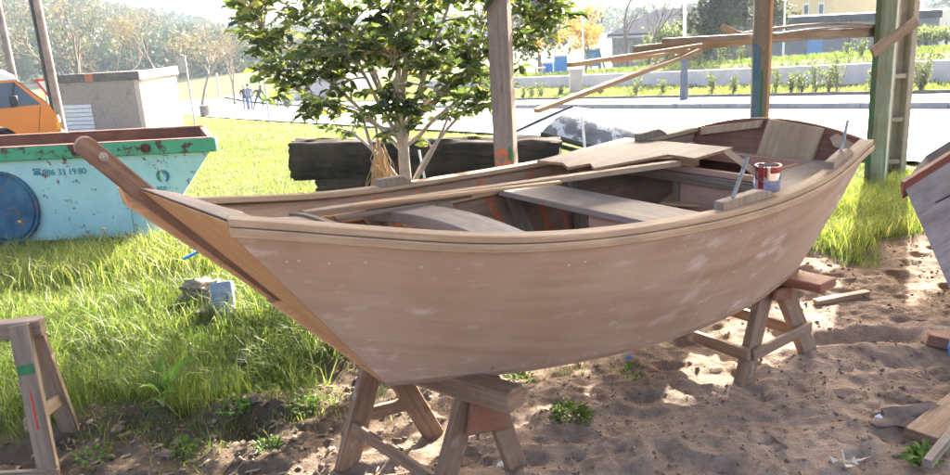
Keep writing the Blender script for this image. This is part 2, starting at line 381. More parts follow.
def thing(name, label, cat, loc=(0, 0, 0), group=None):
    o = bpy.data.objects.new(name, None); COL.objects.link(o); o.location = loc; o.empty_display_size = .2
    LOC[o.name] = v3(loc); return tag(o, label, cat, group)
def leaves(P, D, Nn, Ln, Wd, curl=.15, fold=.25):
    """leaf blades: base P, direction D, face normal Nn"""
    n = len(P); D = D/np.linalg.norm(D, axis=1, keepdims=True); S = np.cross(D, Nn); S /= np.linalg.norm(S, axis=1, keepdims=True)+1e-9; Nr = np.cross(S, D)
    Ln = Ln[:, None]; Wd = Wd[:, None]
    V = np.empty((n, 8, 3))
    V[:, 0] = P; V[:, 7] = P+D*Ln-Nr*Ln*curl
    for k, (t, w) in enumerate(((.3, .85), (.68, .8))):
        c = P+D*Ln*t+Nr*Ln*curl*(.25-(t-.5)**2)
        V[:, 1+k*3] = c; V[:, 2+k*3] = c-S*Wd*w*.5+Nr*Wd*fold; V[:, 3+k*3] = c+S*Wd*w*.5+Nr*Wd*fold
    F = np.array([0, 1, 2, 0, 3, 1, 1, 4, 5, 2, 1, 3, 6, 4, 4, 7, 5, 4, 6, 7])
    sz = np.array([3, 3, 4, 4, 3, 3])
    return V.reshape(-1, 3), (F[None]+np.arange(n)[:, None]*8).ravel(), np.tile(sz, n)
def blades(P, H, W, lean, attr):
    """grass blades: 5 vertices each, bent"""
    n = len(P); a = rng.random(n)*2*pi; b = rng.random(n)*2*pi
    S = np.stack([np.cos(a), np.sin(a), np.zeros(n)], 1); B = np.stack([np.cos(b), np.sin(b), np.zeros(n)], 1)*lean[:, None]*H[:, None]
    Z = np.zeros((n, 3)); Z[:, 2] = H
    V = np.empty((n, 5, 3)); V[:, 0] = P-S*W[:, None]/2; V[:, 1] = P+S*W[:, None]/2
    mid = P+Z*.58+B*.3; V[:, 2] = mid+S*W[:, None]*.4; V[:, 3] = mid-S*W[:, None]*.4; V[:, 4] = P+Z*(1-.25*lean[:, None])+B
    F = np.array([0, 1, 2, 3, 3, 2, 4])
    return V.reshape(-1, 3), (F[None]+np.arange(n)[:, None]*5).ravel(), np.tile(np.array([4, 3]), n), np.repeat(attr, 5)

# ------------------------------------------------------------------ ground
def ax_(lo, hi, d, far0, far1, gr):
    a = list(np.arange(lo, hi, d)); s_ = d; x = a[-1]
    while x < far1: s_ *= gr; x += s_; a.append(x)
    s_ = d; x = a[0]; b = []
    while x > far0: s_ *= gr; x -= s_; b.append(x)
    return np.array(b[::-1]+a)
GX = ax_(-2.4, 3.2, .016, -420, 420, 1.07); GY = ax_(2.35, 5.4, .016, -60, 118, 1.06)
X, Y = np.meshgrid(GX, GY, indexing='ij')
def groundz(X, Y):
    z = tz0(X, Y); e = earth(X, Y); d = kd(X, Y)
    near = np.clip((9-np.hypot(X, Y-3))/4, 0, 1); se = np.clip(e/.25+.3, 0, 1)
    # trodden sand: dents, ridges and clods
    rid = lambda q: 1-np.abs(2*q-1)
    lump = (N1(X*3.1, Y*3.1)-.5)*.03 + (rid(N2(X*5.5+3, Y*6.5))-.5)*.017 + (rid(N3(X*13, Y*15+7))-.5)*.014 + (N1(X*27, Y*29)-.5)*.011 + (N2(X*55, Y*55)-.5)*.006
    dent = -np.clip(N3(X*5.5+31, Y*6.5+11)-.62, 0, 1)*.12
    rough = np.clip((-.1-X)*1.2, 0, 1)                  # rougher clods on the left
    z = z + near*se*((lump+dent)*(1+.7*rough) - .01) + near*(1-se)*((N1(X*2.3+9, Y*2.3)-.5)*.09)
    z = z - .10*np.exp(-(((X-2.05)/.3)**2+((Y-3.92)/.13)**2)**2)      # scooped hole
    z = z + .05*np.exp(-(((X-2.0)/.3)**2+((Y-3.72)/.1)**2))
    z = z - .09*np.exp(-(((X+1.15)/.5)**2+((Y-3.9)/.22)**2))          # furrow at the grass edge
    z = z + .07*np.exp(-(((X+1.3)/.6)**2+((Y-3.5)/.14)**2))
    z = np.where((d > -7.9) & (d < 1.5), z-.06, z)
    z = z + np.where(d > 1.5, .13, 0) + .5*np.clip((wd(X, Y)-1.3)/1.5, 0, 1)*(Y < 75)
    return z
Z = groundz(X, Y)
nx, ny = X.shape; idx = np.arange(nx*ny).reshape(nx, ny)
fc = np.stack([idx[:-1, :-1], idx[1:, :-1], idx[1:, 1:], idx[:-1, 1:]], -1).reshape(-1, 4)
e = earth(X, Y); turf = np.clip(-e*5+.2, 0, 1); soil = np.clip((-.15-X)*1.2+(N2(X*3, Y*3)-.4)*1.2, 0, .85)*np.clip(1-(e-.9), .35, 1)
soil = np.maximum(soil, .8*np.exp(-(e/.12)**2))
gr_ = raw('ground', np.stack([X, Y, Z], -1).reshape(-1, 3), fc.ravel(), np.full(len(fc), 4), M_GROUND, np.stack([turf, soil, turf*0], -1).reshape(-1, 3), smooth=True)
tag(gr_, 'trodden sandy earth giving way to grass', 'ground', kind='structure')
from bisect import bisect
def gz(x, y):                                          # height of the ground sheet itself
    return float(groundz(np.array([x]), np.array([y]))[0])

def strip(name, d0, d1, dz, mt, t0=-45, t1=75, n=60, thick=0.):
    b = MB(); rows = []
    for d in (d0, d1):
        rows.append([(lambda p: (p[0], p[1], float(tz0(p[0], p[1]))+dz))(K0+KD*t+KN*d) for t in np.linspace(t0, t1, n)])
    b.grid(rows)
    return b.build(name, mt, smooth=False)
tag(strip('road', -7.6, -.01, 0., M_ROAD), 'broad sunlit pale road beyond the grass', 'road', kind='structure')
tag(strip('pavement', .12, 1.6, .128, M_PAVE), 'pale pavement along the far side of the road', 'pavement', kind='structure')
def kerbline(name, d0, d1, z0, z1, seg, mt):
    b = MB(); t = -14.
    while t < 52:
        p = K0+KD*t+KN*(d0+d1)/2; q = K0+KD*(t+seg-.012)+KN*(d0+d1)/2
        zp = float(tz0(*p)); zq = float(tz0(*q)); h = (z0+z1)/2
        b.board((p[0], p[1], zp+h), (q[0], q[1], zq+h), d1-d0, z1-z0); t += seg
    return b.build(name, mt, bev=.012)
tag(kerbline('kerb', -.02, .13, -.08, .135, 1.0, M_KERB), 'long kerb of pale concrete blocks', 'kerb', kind='structure')
tag(kerbline('kerb_edging', 1.58, 1.7, .0, .2, 2.5, M_SLAB), 'dark edging strip between pavement and verge', 'edging', kind='structure')

# ------------------------------------------------------------------ boat
TH = .947; BO = Vector((-.386, 2.778, 0)); BAX = Vector((sin(TH), cos(TH), 0)); BPT = Vector((cos(TH), -sin(TH), 0))
def W(s, b, z): return BO + BAX*s + BPT*b + Vector((0, 0, z))
def cr(y, t):
    n = len(y)-1; t = min(max(t, 0), 1)*n; i = min(int(t), n-1); f = t-i
    ye = [2*y[0]-y[1]]+list(y)+[2*y[-1]-y[-2]]; a, b, c, d = ye[i:i+4]
    return .5*(2*b+(c-a)*f+(2*a-5*b+4*c-d)*f*f+(3*b-a-3*c+d)*f**3)
SE, SL, RT = -.591, 2.138, .378
def sheer(u): return SE+u*(SL+RT-SE), cr([.294, .621, .747, .697, .516], u), cr([1.201, 1.046, .984, .984, 1.052], u)
def chine(u): return u*SL, cr([.03, .289, .446, .478, .391], u), cr([.443, .426, .425, .445, .468], u)
def side(u, t, sg=1, inn=0.):
    a = sheer(u); c = chine(u); bul = .010*sin(pi*t)*min(1, u*4)
    return W(a[0]+(c[0]-a[0])*t, sg*(a[1]+(c[1]-a[1])*t+bul-inn), a[2]+(c[2]-a[2])*t)
def uof(s):                                          # parameter of the sheer at length s
    return (s-SE)/(SL+RT-SE)
boat = thing('wooden_boat', 'unfinished bare plywood rowing boat propped on trestles, its stem raised at left', 'boat', (W(1, 0, 0).x, W(1, 0, 0).y, 0))
NU = 40
for sg in (1, -1):
    b = MB()
    b.grid([[side(u, t, sg) for u in np.linspace(0, 1, NU)] for t in np.linspace(0, 1, 9)], 0)
    b.grid([[side(u, t, sg, .012) for u in np.linspace(0, 1, NU)] for t in np.linspace(0, 1, 9)], 1)
    for t in (0, 1): b.grid([[side(u, t, sg) for u in np.linspace(0, 1, NU)], [side(u, t, sg, .012) for u in np.linspace(0, 1, NU)]], 1)
    if sg == 1:                                      # filled screw heads along the seams
        for k in range(34):
            for t in (.13, .965):
                u = .02+.95*k/46+random.uniform(-.006, .006); p = side(u, t+random.uniform(-.012, .012), 1)
                if random.random() < (.6 if t < .5 else .4): continue
                du = side(u+.01, t)-side(u, t); dt = side(u, t+.01)-side(u, t); nn = du.cross(dt).normalized()
                if nn.dot(BPT) < 0: nn = -nn
                b.lathe(p+nn*.0008, [(.0042*random.uniform(.6, 1.4), 0), (0.0, .0006)], 7, 2, tuple(nn))
        for s0, s1 in ((.62, .55), (.86, .82)):      # pencilled station lines
            ra, rb = [], []
            for t in np.linspace(.06, .97, 12):
                u = s0+(s1-s0)*t; p = side(u, t); du = (side(u+.01, t)-p); nn = du.cross(side(u, t+.01)-p).normalized(); nn = nn if nn.dot(BPT) > 0 else -nn
                ra.append(p+nn*.0009); rb.append(p+nn*.0009+du.normalized()*.002)
            b.grid([ra, rb], 2)
    tag(b.build('hull_side', [M_HULL, M_INNER, M_FILL], boat, smooth=True, ang=30))
b = MB(); b.grid([[W(chine(u)[0], k*chine(u)[1], chine(u)[2]-.001) for u in np.linspace(0, 1, 24)] for k in (-1, 0, 1)])
b.grid([[W(chine(u)[0], k*chine(u)[1]*.97, chine(u)[2]+.02) for u in np.linspace(0, 1, 24)] for k in (-1, 0, 1)])
b.build('bottom', M_INNER, boat)
# chine lath along the near lower edge
for sg in (1, -1):
    b = MB(); us = np.linspace(0.0, 1, 30)
    b.sweep([side(u, 1, sg) for u in us], [BPT*sg for u in us], [(-.012, -.012), (.004, -.012), (.004, .004), (-.012, .004)])
    b.build('chine_strip', M_INNER, boat)
# gunwales
for sg in (1, -1):
    us = np.linspace(0.0, .988, 44); pts = [side(u, 0, sg) for u in us]; outs = []
    for i in range(len(us)):
        d = (pts[min(i+1, 43)]-pts[max(i-1, 0)]); d.z = 0; d.normalize(); o = Vector((d.y, -d.x, 0)); outs.append(o if o.dot(BPT)*sg > 0 else -o)
    k_ = .040 if sg > 0 else .012; gp = [p-Vector((0, 0, k_*.6*max(0, u-.45)/.55)) for p, u in zip(pts, us)]; b = MB(); b.sweep(gp, outs, [(-.014, -.05+k_), (.022, -.048+k_), (.024, -.02+k_), (-.014, -.02+k_)])
    b.sweep(gp, outs, [(-.045, -.018+k_), (.016, -.018+k_), (.018, .006+k_), (-.045, .006+k_)])
    gw = b.build('gunwale', M_PALE, boat, bev=.003)
    b = MB(); ip = [side(u, .15, sg, .022) for u in us]; k0 = 2 if sg < 0 else 17; b.sweep(ip[k0:], outs[k0:], [(-.03, -.02), (-.008, -.02), (.0, .02), (-.03, .02)])
    b.build('inwale', M_FRESH if sg < 0 else M_PALE, boat, bev=.003)
# stem: dark central timber with lighter cheeks on both sides
def sz(poly, b0, b1, mb, mi=0): mb.prism([W(s, b0, z) for s, z in poly], BPT*(b1-b0), mi)
b = MB(); arc = [(-.69, 1.296), (-.842, 1.478), (-.855, 1.489), (-.872, 1.491), (-.886, 1.484), (-.897, 1.468), (-.897, 1.452)]
sz([(-.36, .90)]+arc+[(-.80, 1.335), (-.772, 1.30), (-.372, .868)], -.02, .021, b)
stem = b.build('stem', M_DARK, boat, bev=.004)
b = MB(); b.lathe(W(-.83, .0212, 1.43), [(.005, .0), (.013, .0), (.013, .002), (.007, .003), (.005, -.004)], 16, 0, tuple(BPT)); b.build('eye_bushing', M_STEEL, boat)
b = MB(); sz([(-.792, 1.325), (-.70, 1.31), (-.5, 1.08), (0.06, .45), (.0, .438), (-.09, .535), (-.45, .935), (-.782, 1.268)], -.068, -.022, b)
b.build('stem_cheek', M_FRESH, boat, bev=.004)
b = MB(); sz([(-.40, .868), (-.36, .87), (.05, .46), (.0, .44), (-.06, .5)], -.0215, .028, b); b.build('forefoot', M_FRESH, boat, bev=.003)
for sg in (1, -1):
    T = W(-.749, sg*.0235, 1.319); E_ = side(0, 0, sg); F_ = W(.004, sg*.031, .441)
    T2 = W(-.70, sg*.0235, 1.306); E2 = W(-.45, sg*.0235, 1.195); F2 = W(.02, sg*.0235, .445)
    E_ = E_ + BPT*sg*.012 + BAX*(-.01); Em = E_+Vector((0, 0, .036 if sg > 0 else .018))
    b = MB()
    P = [T, Em, F_, E2, F2]
    b.add(P, [(0, 1, 2), (0, 3, 1), (1, 3, 4, 2), (0, 2, 4, 3)], [(0, 0), (.25, .16), (1.15, 0), (.3, 0), (1.15, .02)])
    b.build('stem_cheek', M_FRESH if sg > 0 else M_PALE, boat, bev=.003)
b = MB(); E1 = side(0, 0, 1); E2 = side(0, 0, -1)     # breasthook on top of the bow
b.prism([W(-.745, .024, 1.321), side(0, 0, 1)+Vector((0, 0, .038)), W(-.50, .26, 1.222), W(-.64, .024, 1.286)], (0, 0, .004)); b.build('breasthook', M_DECK, boat)
# foredeck with a curved aft edge
b = MB(); rows = []
def zdeck(s, bb): return 1.115 - (s+.4)*.22 - bb*bb*.12
for k in np.linspace(-1, 1, 13):
    row = []
    for s in np.linspace(0, 1, 9):
        aft = -.17 + .06*k*k
        s0 = -.53; ss = s0+(aft-s0)*s; sh_u = sheer(max(uof(ss), 0)); hb = sh_u[1]-.085; row.append(W(ss, k*hb, sh_u[2]-.06+.045*(1-k*k)))
    rows.append(row)
b.grid(rows); b.build('foredeck', M_DECK, boat)
b = MB(); pts = [r[-1] for r in rows]; b.sweep(pts, [BAX]*len(pts), [(-.002, -.035), (.018, -.035), (.018, .012), (-.002, .012)]); b.build('deck_rim', M_OLD, boat)
# thwarts
def thwart(name, s0, s1, z, th, crown, mt, bl=None, br=None):
    b = MB(); n = 16; top = []; 
    hb = min(sheer(uof(s0))[1], sheer(uof(s1))[1])-.10
    lo = -hb if bl is None else bl; hi = hb if br is None else br
    sec = [(0, 0), (s1-s0, 0), (s1-s0, th), (0, th)]
    bb = np.linspace(lo, hi, n)
    b.sweep([W(s0, k, z-th+crown*(1-(k/hb)**2)) for k in bb], [BAX]*n, [(a, c) for a, c in sec])
    return b.build(name, mt, boat, bev=.003)
thwart('deck_beam', .31, .47, .955, .045, .055, M_DECK)
thwart('thwart', 1.10, 1.36, .905, .03, .0, M_DECK)
# maroon panel hanging under the thwart on the near half
b = MB(); b.board(W(1.13, -.02, .815), W(1.13, .55, .815), .016, .11); b.build('thwart_apron', M_PINK, boat)
b = MB()
for z in (.79,): b.board(W(1.118, .0, .76), W(1.118, .56, .76), .02, .03)
b.build('thwart_rail', M_MAROON, boat)
# frames inside the hull, then orange stripes of primer and painted-in sun glow
for s in (.25, .72, 1.18, 1.62):
    for sg in ((-1, 1) if s > .5 else (-1,)):
        u = uof(s)
        def inn(t, off): p = side(u, t, sg); return p-BPT*sg*off
        b = MB(); pts = [inn(t, .05) for t in np.linspace(.12, .97, 6)]
        b.sweep(pts, [BPT*sg]*6, [(-.02, -.0), (.016, -.0), (.016, .001), (-.02, .001)]) if False else None
        for i in range(5): b.board(pts[i], pts[i+1], .07, .03, BPT*sg)
        b.build('frame', M_OLD if sg < 0 else M_INNER, boat)
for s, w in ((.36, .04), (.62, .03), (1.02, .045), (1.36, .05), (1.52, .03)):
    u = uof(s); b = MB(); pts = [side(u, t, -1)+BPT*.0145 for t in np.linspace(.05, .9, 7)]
    b.grid([[p for p in pts], [p+BAX*w for p in pts]]); b.build('primer_glow_stripe', M_ORANGE, boat)  # orange stands in for sun shining through the plywood and its gaps
# floor boards
for k in (-.22, 0, .22):
    b = MB(); b.board(W(.35, k*.7, .465), W(2.05, k, .485), .17, .016); b.build('floor_board', M_INNER, boat)
# aft locker: bulkhead with an opening on the starboard side
SB = 1.93; ZD = .957
b = MB()
b.board(W(SB, -.18, .705), W(SB, .34, .705), .014, .43); b.build('locker_front', M_PINK, boat)
b = MB(); b.board(W(SB-.012, -.60, .895), W(SB-.012, .42, .895), .03, .05); b.build('locker_rail', M_OLD, boat, bev=.003)
b = MB(); b.board(W(SB-.008, -.60, .938), W(SB-.008, .42, .938), .028, .03); b.build('locker_rail', M_PINK, boat, bev=.003)
b = MB(); b.board(W(SB-.004, -.185, .50), W(SB-.004, -.185, .87), .04, .03, BAX); b.build('locker_post', M_OLD, boat)
b = MB(); b.board(W(SB+.02, -.58, .53), W(SB+.02, -.2, .53), .02, .16); b.build('locker_sill', M_INNER, boat)
# side bench to port, aft deck, hatch
def hbw(s): return sheer(uof(s))[1]-.045
ss = np.linspace(1.42, 2.44, 12)
b = MB(); b.grid([[W(s, hbw(s), ZD) for s in ss], [W(s, max(.30, hbw(s)-.02-.34*min(1, max(0, (s-1.40)/.5))), ZD) for s in ss]])
b.grid([[W(s, hbw(s), ZD-.02) for s in ss], [W(s, max(.30, hbw(s)-.02-.34*min(1, max(0, (s-1.40)/.5))), ZD-.02) for s in ss]])
b.grid([[W(s, max(.30, hbw(s)-.02-.34*min(1, max(0, (s-1.40)/.5))), ZD) for s in ss], [W(s, max(.30, hbw(s)-.02-.34*min(1, max(0, (s-1.40)/.5))), ZD-.02) for s in ss]])
b.build('side_bench', M_DECK, boat, smooth=False)
b = MB(); b.board(W(2.36, -.42, ZD-.008), W(2.36, .30, ZD-.008), .2, .02); b.build('aft_deck', M_DECK, boat)
b = MB(); b.board(W(2.252, -.3, ZD-.006), W(2.252, .298, ZD-.006), .014, .05); b.build('hatch_edge', M_PINK, boat)
for k in (-.30, .295):
    b = MB(); b.board(W(1.96, k, ZD-.03), W(2.24, k, ZD-.03), .018, .075); b.build('hatch_edge', M_FRESH, boat)
b = MB(); b.board(W(1.96, -.42, ZD-.01), W(2.26, -.42, ZD-.01), .22, .018); b.build('aft_deck', M_DECK, boat)
b = MB(); b.board(W(1.97, -.29, ZD-.2), W(2.25, .29, ZD-.2), .3, .015); b.build('locker_floor', M_FRESH, boat)
# transom with arched top
def trs(k, t):
    zb, zt = .468, 1.052+.085*(1-k*k); s0, s1 = SL, SL+RT
    hb = .391+(.516-.391)*t
    z = zb+(zt-zb)*t; s = s0+(s1-s0)*t
    return s, k*hb, z
b = MB(); ks = np.linspace(-1, 1, 15); ts = np.linspace(0, 1, 6)
b.grid([[W(*trs(k, t)) for k in ks] for t in ts]); b.grid([[W(trs(k, t)[0]-.028, trs(k, t)[1], trs(k, t)[2]) for k in ks] for t in ts])
for t in (0, 1): b.grid([[W(*trs(k, t)) for k in ks], [W(trs(k, t)[0]-.028, trs(k, t)[1], trs(k, t)[2]) for k in ks]])
for k in (-1, 1): b.grid([[W(*trs(k, t)) for t in ts], [W(trs(k, t)[0]-.028, trs(k, t)[1], trs(k, t)[2]) for t in ts]])
transom = b.build('transom', M_MAROON, boat)
b = MB()                                              # outboard pad
def onT(bb, t, off): 
    k = bb/(.391+.125*t); q = trs(k, t); return W(q[0]-.028-off, bb, q[2])
pp = [onT(-.02, .70, .0015), onT(-.02, 1.0, .0015), onT(.29, .995, .0015), onT(.29, .70, .0015)]
b.prism(pp, -BAX*.028); b.build('motor_pad', M_PALE, transom, bev=.003)
b = MB(); b.prism([onT(-.06, .99, .001), onT(-.06, .93, .001), onT(-.44, .915, .001), onT(-.46, .985, .001)], -BAX*.022); b.build('transom_cleat', M_PALE, transom, bev=.003)
b = MB(); b.prism([onT(.36, .985, .001), onT(.335, .95, .001), onT(.37, .90, .001), onT(.44, .90, .001), onT(.46, .80, .001), onT(.475, .80, .001), onT(.485, .95, .001)], -BAX*.022); b.build('transom_cleat', M_PALE, transom, bev=.003)
# oarlock blocks with steel pins
def lock(s0, s1, sg, rod, ztop=.05):
    u0, u1 = uof(s0), uof(s1); p, q = side(u0, 0, sg)-BPT*sg*.025, side(u1, 0, sg)-BPT*sg*.025
    b = MB(); up_ = Vector((0, 0, 1)); d = (q-p)
    up_z = (.036-.024*max(0, uof(s0)-.45)/.55) if sg > 0 else .008; p = p+up_*up_z; q = q+up_*up_z; poly = [p+up_*.006, p+d*.0+up_*ztop, p+d*.72+up_*(ztop+.004), p+d*.9+up_*.028, q+up_*.006]
    b.prism([x+BPT*sg*.022 for x in poly], -BPT*sg*.045)
    o = b.build('oarlock_block', M_OLD, boat, bev=.003)
    if rod:
        c = p+d*rod[0]+up_*ztop; b = MB(); b.tube([c, c+v3(rod[1])], .0075, 10); b.build('oar_pin', M_STEEL, o)
lock(1.05, 1.40, 1, (.25, BAX*.085+Vector((0, 0, .14))), .04)
lock(1.93, 2.22, 1, (.55, BAX*.045+Vector((0, 0, .14))), .04)
lock(.42, .62, -1, None, .045)
lock(2.08, 2.26, -1, None, .045)

# loose timber lying on the boat
pl = [atz(537, 163, 1.01), atz(625, 140, 1.01), atz(733, 150, 1.01), atz(695, 161, 1.01), atz(668, 157, 1.01), atz(594, 171, 1.01), atz(590, 166, 1.01), atz(568, 170, 1.01), atz(563, 165.5, 1.01)]
b = MB(); b.prism(pl, (0, 0, .014), 0, 1)
tag(b.build('plywood_sheet', [M_SHEET, M_EDGE], loc=pl[0], bev=.001), 'notched grey plywood sheet laid across the far gunwale of the boat', 'plywood')
b = MB(); p0, p1 = atz(303, 214, 1.03), atz(678, 163, .99)
b.board(p0+Vector((0, 0, .0)), p1, .05, .026); tag(b.build('wooden_batten', M_PALE, loc=p0, bev=.002), 'long narrow batten laid lengthwise inside the bare boat', 'batten')
b = MB(); p0, p1 = atz(335, 219, 1.0), atz(470, 195, .99)
b.board(p0, p1, .04, .016); tag(b.build('wooden_batten', M_OLD, loc=p0, bev=.002), 'short weathered strip beside the long batten near the bow', 'batten')
cb = W(1.575, .575, ZD+.011)
b = MB(); b.board(cb+BPT*-.07-BAX*.02+Vector((0, 0, .0)), cb+BPT*.085-BAX*.02, .10, .02); tag(b.build('wood_scrap', M_FRESH, loc=cb, bev=.002), 'small flat wood offcut under the paint can', 'offcut')
b = MB(); p0, p1 = atz(352, 206, 1.06), atz(560, 182, 1.03); b.board(p0, p1, .025, .012); tag(b.build('wooden_batten', M_FRESH, loc=p0, bev=.002), 'thin yellowish lath between the long batten and the far gunwale', 'batten')
can = thing('paint_can', 'small open tin of dark red paint with drips, standing on the port side bench', 'paint can', cb+Vector((0, 0, .011)))
c0 = LOC[can.name]; R_ = .051; Hh = .112
b = MB(); b.lathe(c0, [(R_*.98, 0), (R_, .002), (R_*.98, .006), (R_*.98, Hh-.006), (R_*1.03, Hh-.004), (R_*1.03, Hh), (R_*.9, Hh), (R_*.9, .03), (0, .03)], 28); b.build('can_body', M_CAN, can)
b = MB(); b.lathe(c0, [(R_*.99, .01), (R_*.995, .012), (R_*.995, .052), (R_*.99, .054)], 28); b.build('can_label', M_CANLBL, can)
b = MB()
for a0, a1, z0 in ((-2.75, -2.25, .02), (-2.2, -2.0, .07), (-1.75, -.7, .085), (-.5, 1.5, .095), (1.7, 3.4, .1)):
    n = 7; rr = [[c0+Vector((cos(a)*R_*k, sin(a)*R_*k, z)) for a in np.linspace(a0, a1, n)] for k, z in ((1.004, z0), (1.01, Hh-.02), (1.04, Hh-.004), (1.0, Hh+.002), (.9, Hh+.001))]
    b.grid(rr)
b.lathe(c0+Vector((0, 0, .085)), [(R_*.9, 0), (0, .001)], 20); b.build('paint_drip', M_REDPAINT, can)
b = MB(); hp = [c0+Vector((cos(a)*R_*1.07, -.02-sin(a)*.0, 0.095+0)) for a in (0,)]
b.tube([c0+Vector((R_*1.04*cos(t), R_*1.0*sin(t)*.25-R_*.0, .09-.055*abs(sin(t)))) - Vector((0, R_*.99*abs(sin(t)), 0)) for t in np.linspace(0, -pi, 12)], .0013, 5); b.build('bail_handle', M_STEEL, can)
b = MB(); b.board(c0+Vector((-.005, .0, .045)), c0+Vector((-.145, .10, .165)), .028, .008, (0, -1, .3)); 
tag(b.build('stirring_stick', M_PALE, loc=c0, bev=.001), 'flat wooden stirring stick leaning out of the paint tin', 'stick')

# ------------------------------------------------------------------ trestles
def leg(tr, top, foot, w=.1, t=.035, mt=None, upv=None):
    foot = v3(foot); foot.z = gz(foot.x, foot.y)-.015; b = MB(); b.board(top, foot, w, t, upv or BPT); return b.build('leg', mt or M_TREST, tr, bev=.004)
t1 = thing('trestle', 'low rough trestle under the bow with a reddish brace board', 'trestle', W(.3, 0, 0), 'trestles carrying the boat')
b = MB(); b.board(W(.14, -.36, .385), W(.335, .39, .39), .1, .085); b.build('beam', M_TREST, t1, bev=.006)
b = MB(); b.board(W(.27, -.32, .37), W(.385, .22, .355), .035, .10); b.build('rail', M_TREST, t1, bev=.004)
leg(t1, W(.115, -.26, .43), W(-.06, -.285, 0)); leg(t1, W(.16, -.26, .42), W(.36, -.235, 0), .09)
leg(t1, W(.30, .165, .40), W(.165, .11, 0)); leg(t1, W(.345, .19, .40), W(.47, .2, 0), .09)
b = MB(); b.prism([W(.24, .185, .20), W(.43, .205, .17), W(.395, .205, .31), W(.27, .185, .35)], BPT*.022); b.build('gusset', M_RUSTW, t1, bev=.003)
b = MB(); b.board(W(-.02, -.262, .15), W(.145, .145, .02+gz(-.1, 2.9)), .02, .055); b.build('brace', M_TREST, t1, bev=.003)
b = MB(); b.board(W(.01, -.28, .18), W(.30, -.245, .16), .025, .055); b.build('brace', M_TREST, t1, bev=.003)
t2 = thing('trestle', 'rough trestle under the stern with a broad flat top board sticking out', 'trestle', W(2.0, 0, 0), 'trestles carrying the boat')
b = MB(); b.board(W(2.04, -.46, .425), W(2.09, .58, .435), .15, .045); b.build('beam', M_RUSTW, t2, bev=.005)
for bb in (.37, -.33):
    leg(t2, W(1.945, bb-.03, .40), W(1.737, bb, 0), .1, .045); leg(t2, W(2.06, bb-.02, .40), W(2.25, bb+.03, 0), .1, .045)
    b = MB(); b.board(W(1.77, bb+.03, .12), W(2.22, bb+.055, .15), .022, .055); b.build('brace', M_TREST, t2, bev=.003)
    b = MB(); b.prism([W(1.92, bb+.02, .36), W(2.07, bb+.02, .33), W(2.06, bb+.02, .405), W(1.94, bb+.02, .405)], BPT*.02); b.build('gusset', M_RUSTW, t2, bev=.003)
for s in (1.775, 2.2):
    b = MB(); b.board(W(s-.03, .40, .13), W(s-.0, -.42, .12), .03, .06); b.build('rail', M_TREST, t2, bev=.003)
# trestle at the left edge
la = atz(43, 326, .6); lax = Vector((-1, -.12, 0)).normalized(); lpy = Vector((-lax.y, lax.x, 0))
t3 = thing('trestle', 'weathered sawhorse with red and green paint marks at the left edge', 'trestle', (la.x-.4, la.y, 0))
b = MB(); b.board(la, la+lax*.95, .07, .075); b.build('beam', M_OLD, t3, bev=.005)
ft = atz(50, 478); 
for off in (.07, .78):
    tp = la+lax*off
    b = MB(); f0 = Vector((tp.x+.05, tp.y-.16, 0)) if off > .1 else ft; f0.z = gz(f0.x, f0.y)-.01
    b.board(tp+Vector((0, -.04, .03)), f0, .085, .03, (0, 1, 0)); lg = b.build('leg', M_OLD, t3, bev=.004)
    if off < .1:
        dd = f0-(tp+Vector((0, -.04, .03)))
        for k0, k1, wv, mm, nm in ((.42, .66, .008, M_REDP, 'paint_mark'), (.25, .31, .07, M_GREENP, 'paint_mark')):
            b = MB(); a0 = tp+Vector((0, -.04, .03))+dd*k0; a1 = tp+Vector((0, -.04, .03))+dd*k1; d_ = dd.normalized(); o_ = (Vector((0, -1, 0))-d_*Vector((0, -1, 0)).dot(d_)).normalized()*.0162; b.board(a0+o_, a1+o_, wv, .002, (0, 1, 0)); b.build(nm, mm, lg)
    b = MB(); f1 = Vector((tp.x-.02, tp.y+.2, 0)); f1.z = gz(f1.x, f1.y)-.01; b.board(tp+Vector((0, .04, .03)), f1, .085, .03, (0, 1, 0)); b.build('leg', M_OLD, t3, bev=.004)
    b = MB(); b.board(tp+Vector((.0, -.15, -.38)), tp+Vector((-.0, .17, -.40)), .02, .06); b.build('brace', M_OLD, t3, bev=.003)
b = MB(); b.board(ft+Vector((.04, .0, .03)), ft+Vector((-.8, -.1, .1)), .025, .06); b.build('rail', M_OLD, t3, bev=.003)

# ------------------------------------------------------------------ shed posts, board rack, roof
P1 = at(506.5, 165, 5.05); P2b = at(758, 118, 6.3); P3 = at(880, 180, 7.5); P1.z = P2b.z = P3.z = 0; P3.x -= .03
EAVE = 2.56
roofT = thing('shed_roof', 'sheet roof of the boat shed carried on the timber posts', 'roof', (P1.x, P1.y, EAVE))
ed = (P3-P1).normalized(); en = Vector((ed.y, -ed.x, 0))
b = MB(); A = P1-ed*1.2-en*.65; B = P3+ed*3.4-en*.65
b.prism([A+Vector((0, 0, EAVE)), B+Vector((0, 0, EAVE)), B+en*3.2+Vector((0, 0, EAVE+.5)), A+en*3.2+Vector((0, 0, EAVE+.5))], (0, 0, .06)); b.build('roof_sheet', M_ROOF, roofT)
b = MB(); b.board(P1-ed*1.1+Vector((0, 0, EAVE-.03)), P3+ed*3.3+Vector((0, 0, EAVE-.03)), .1, .16); b.build('eave_beam', M_POST, roofT)
def post(name, label, P, w, t, mt, rz=0., h=EAVE-.115):
    z0 = tz(P.x, P.y)-.15; o = thing(name, label, 'post', (P.x, P.y, z0)); b = MB()
    d = Vector((cos(rz), sin(rz), 0)); b.board((P.x, P.y, z0), (P.x, P.y, h), w, t, d, 0); b.build('timber', mt, o, bev=.008); return o, z0
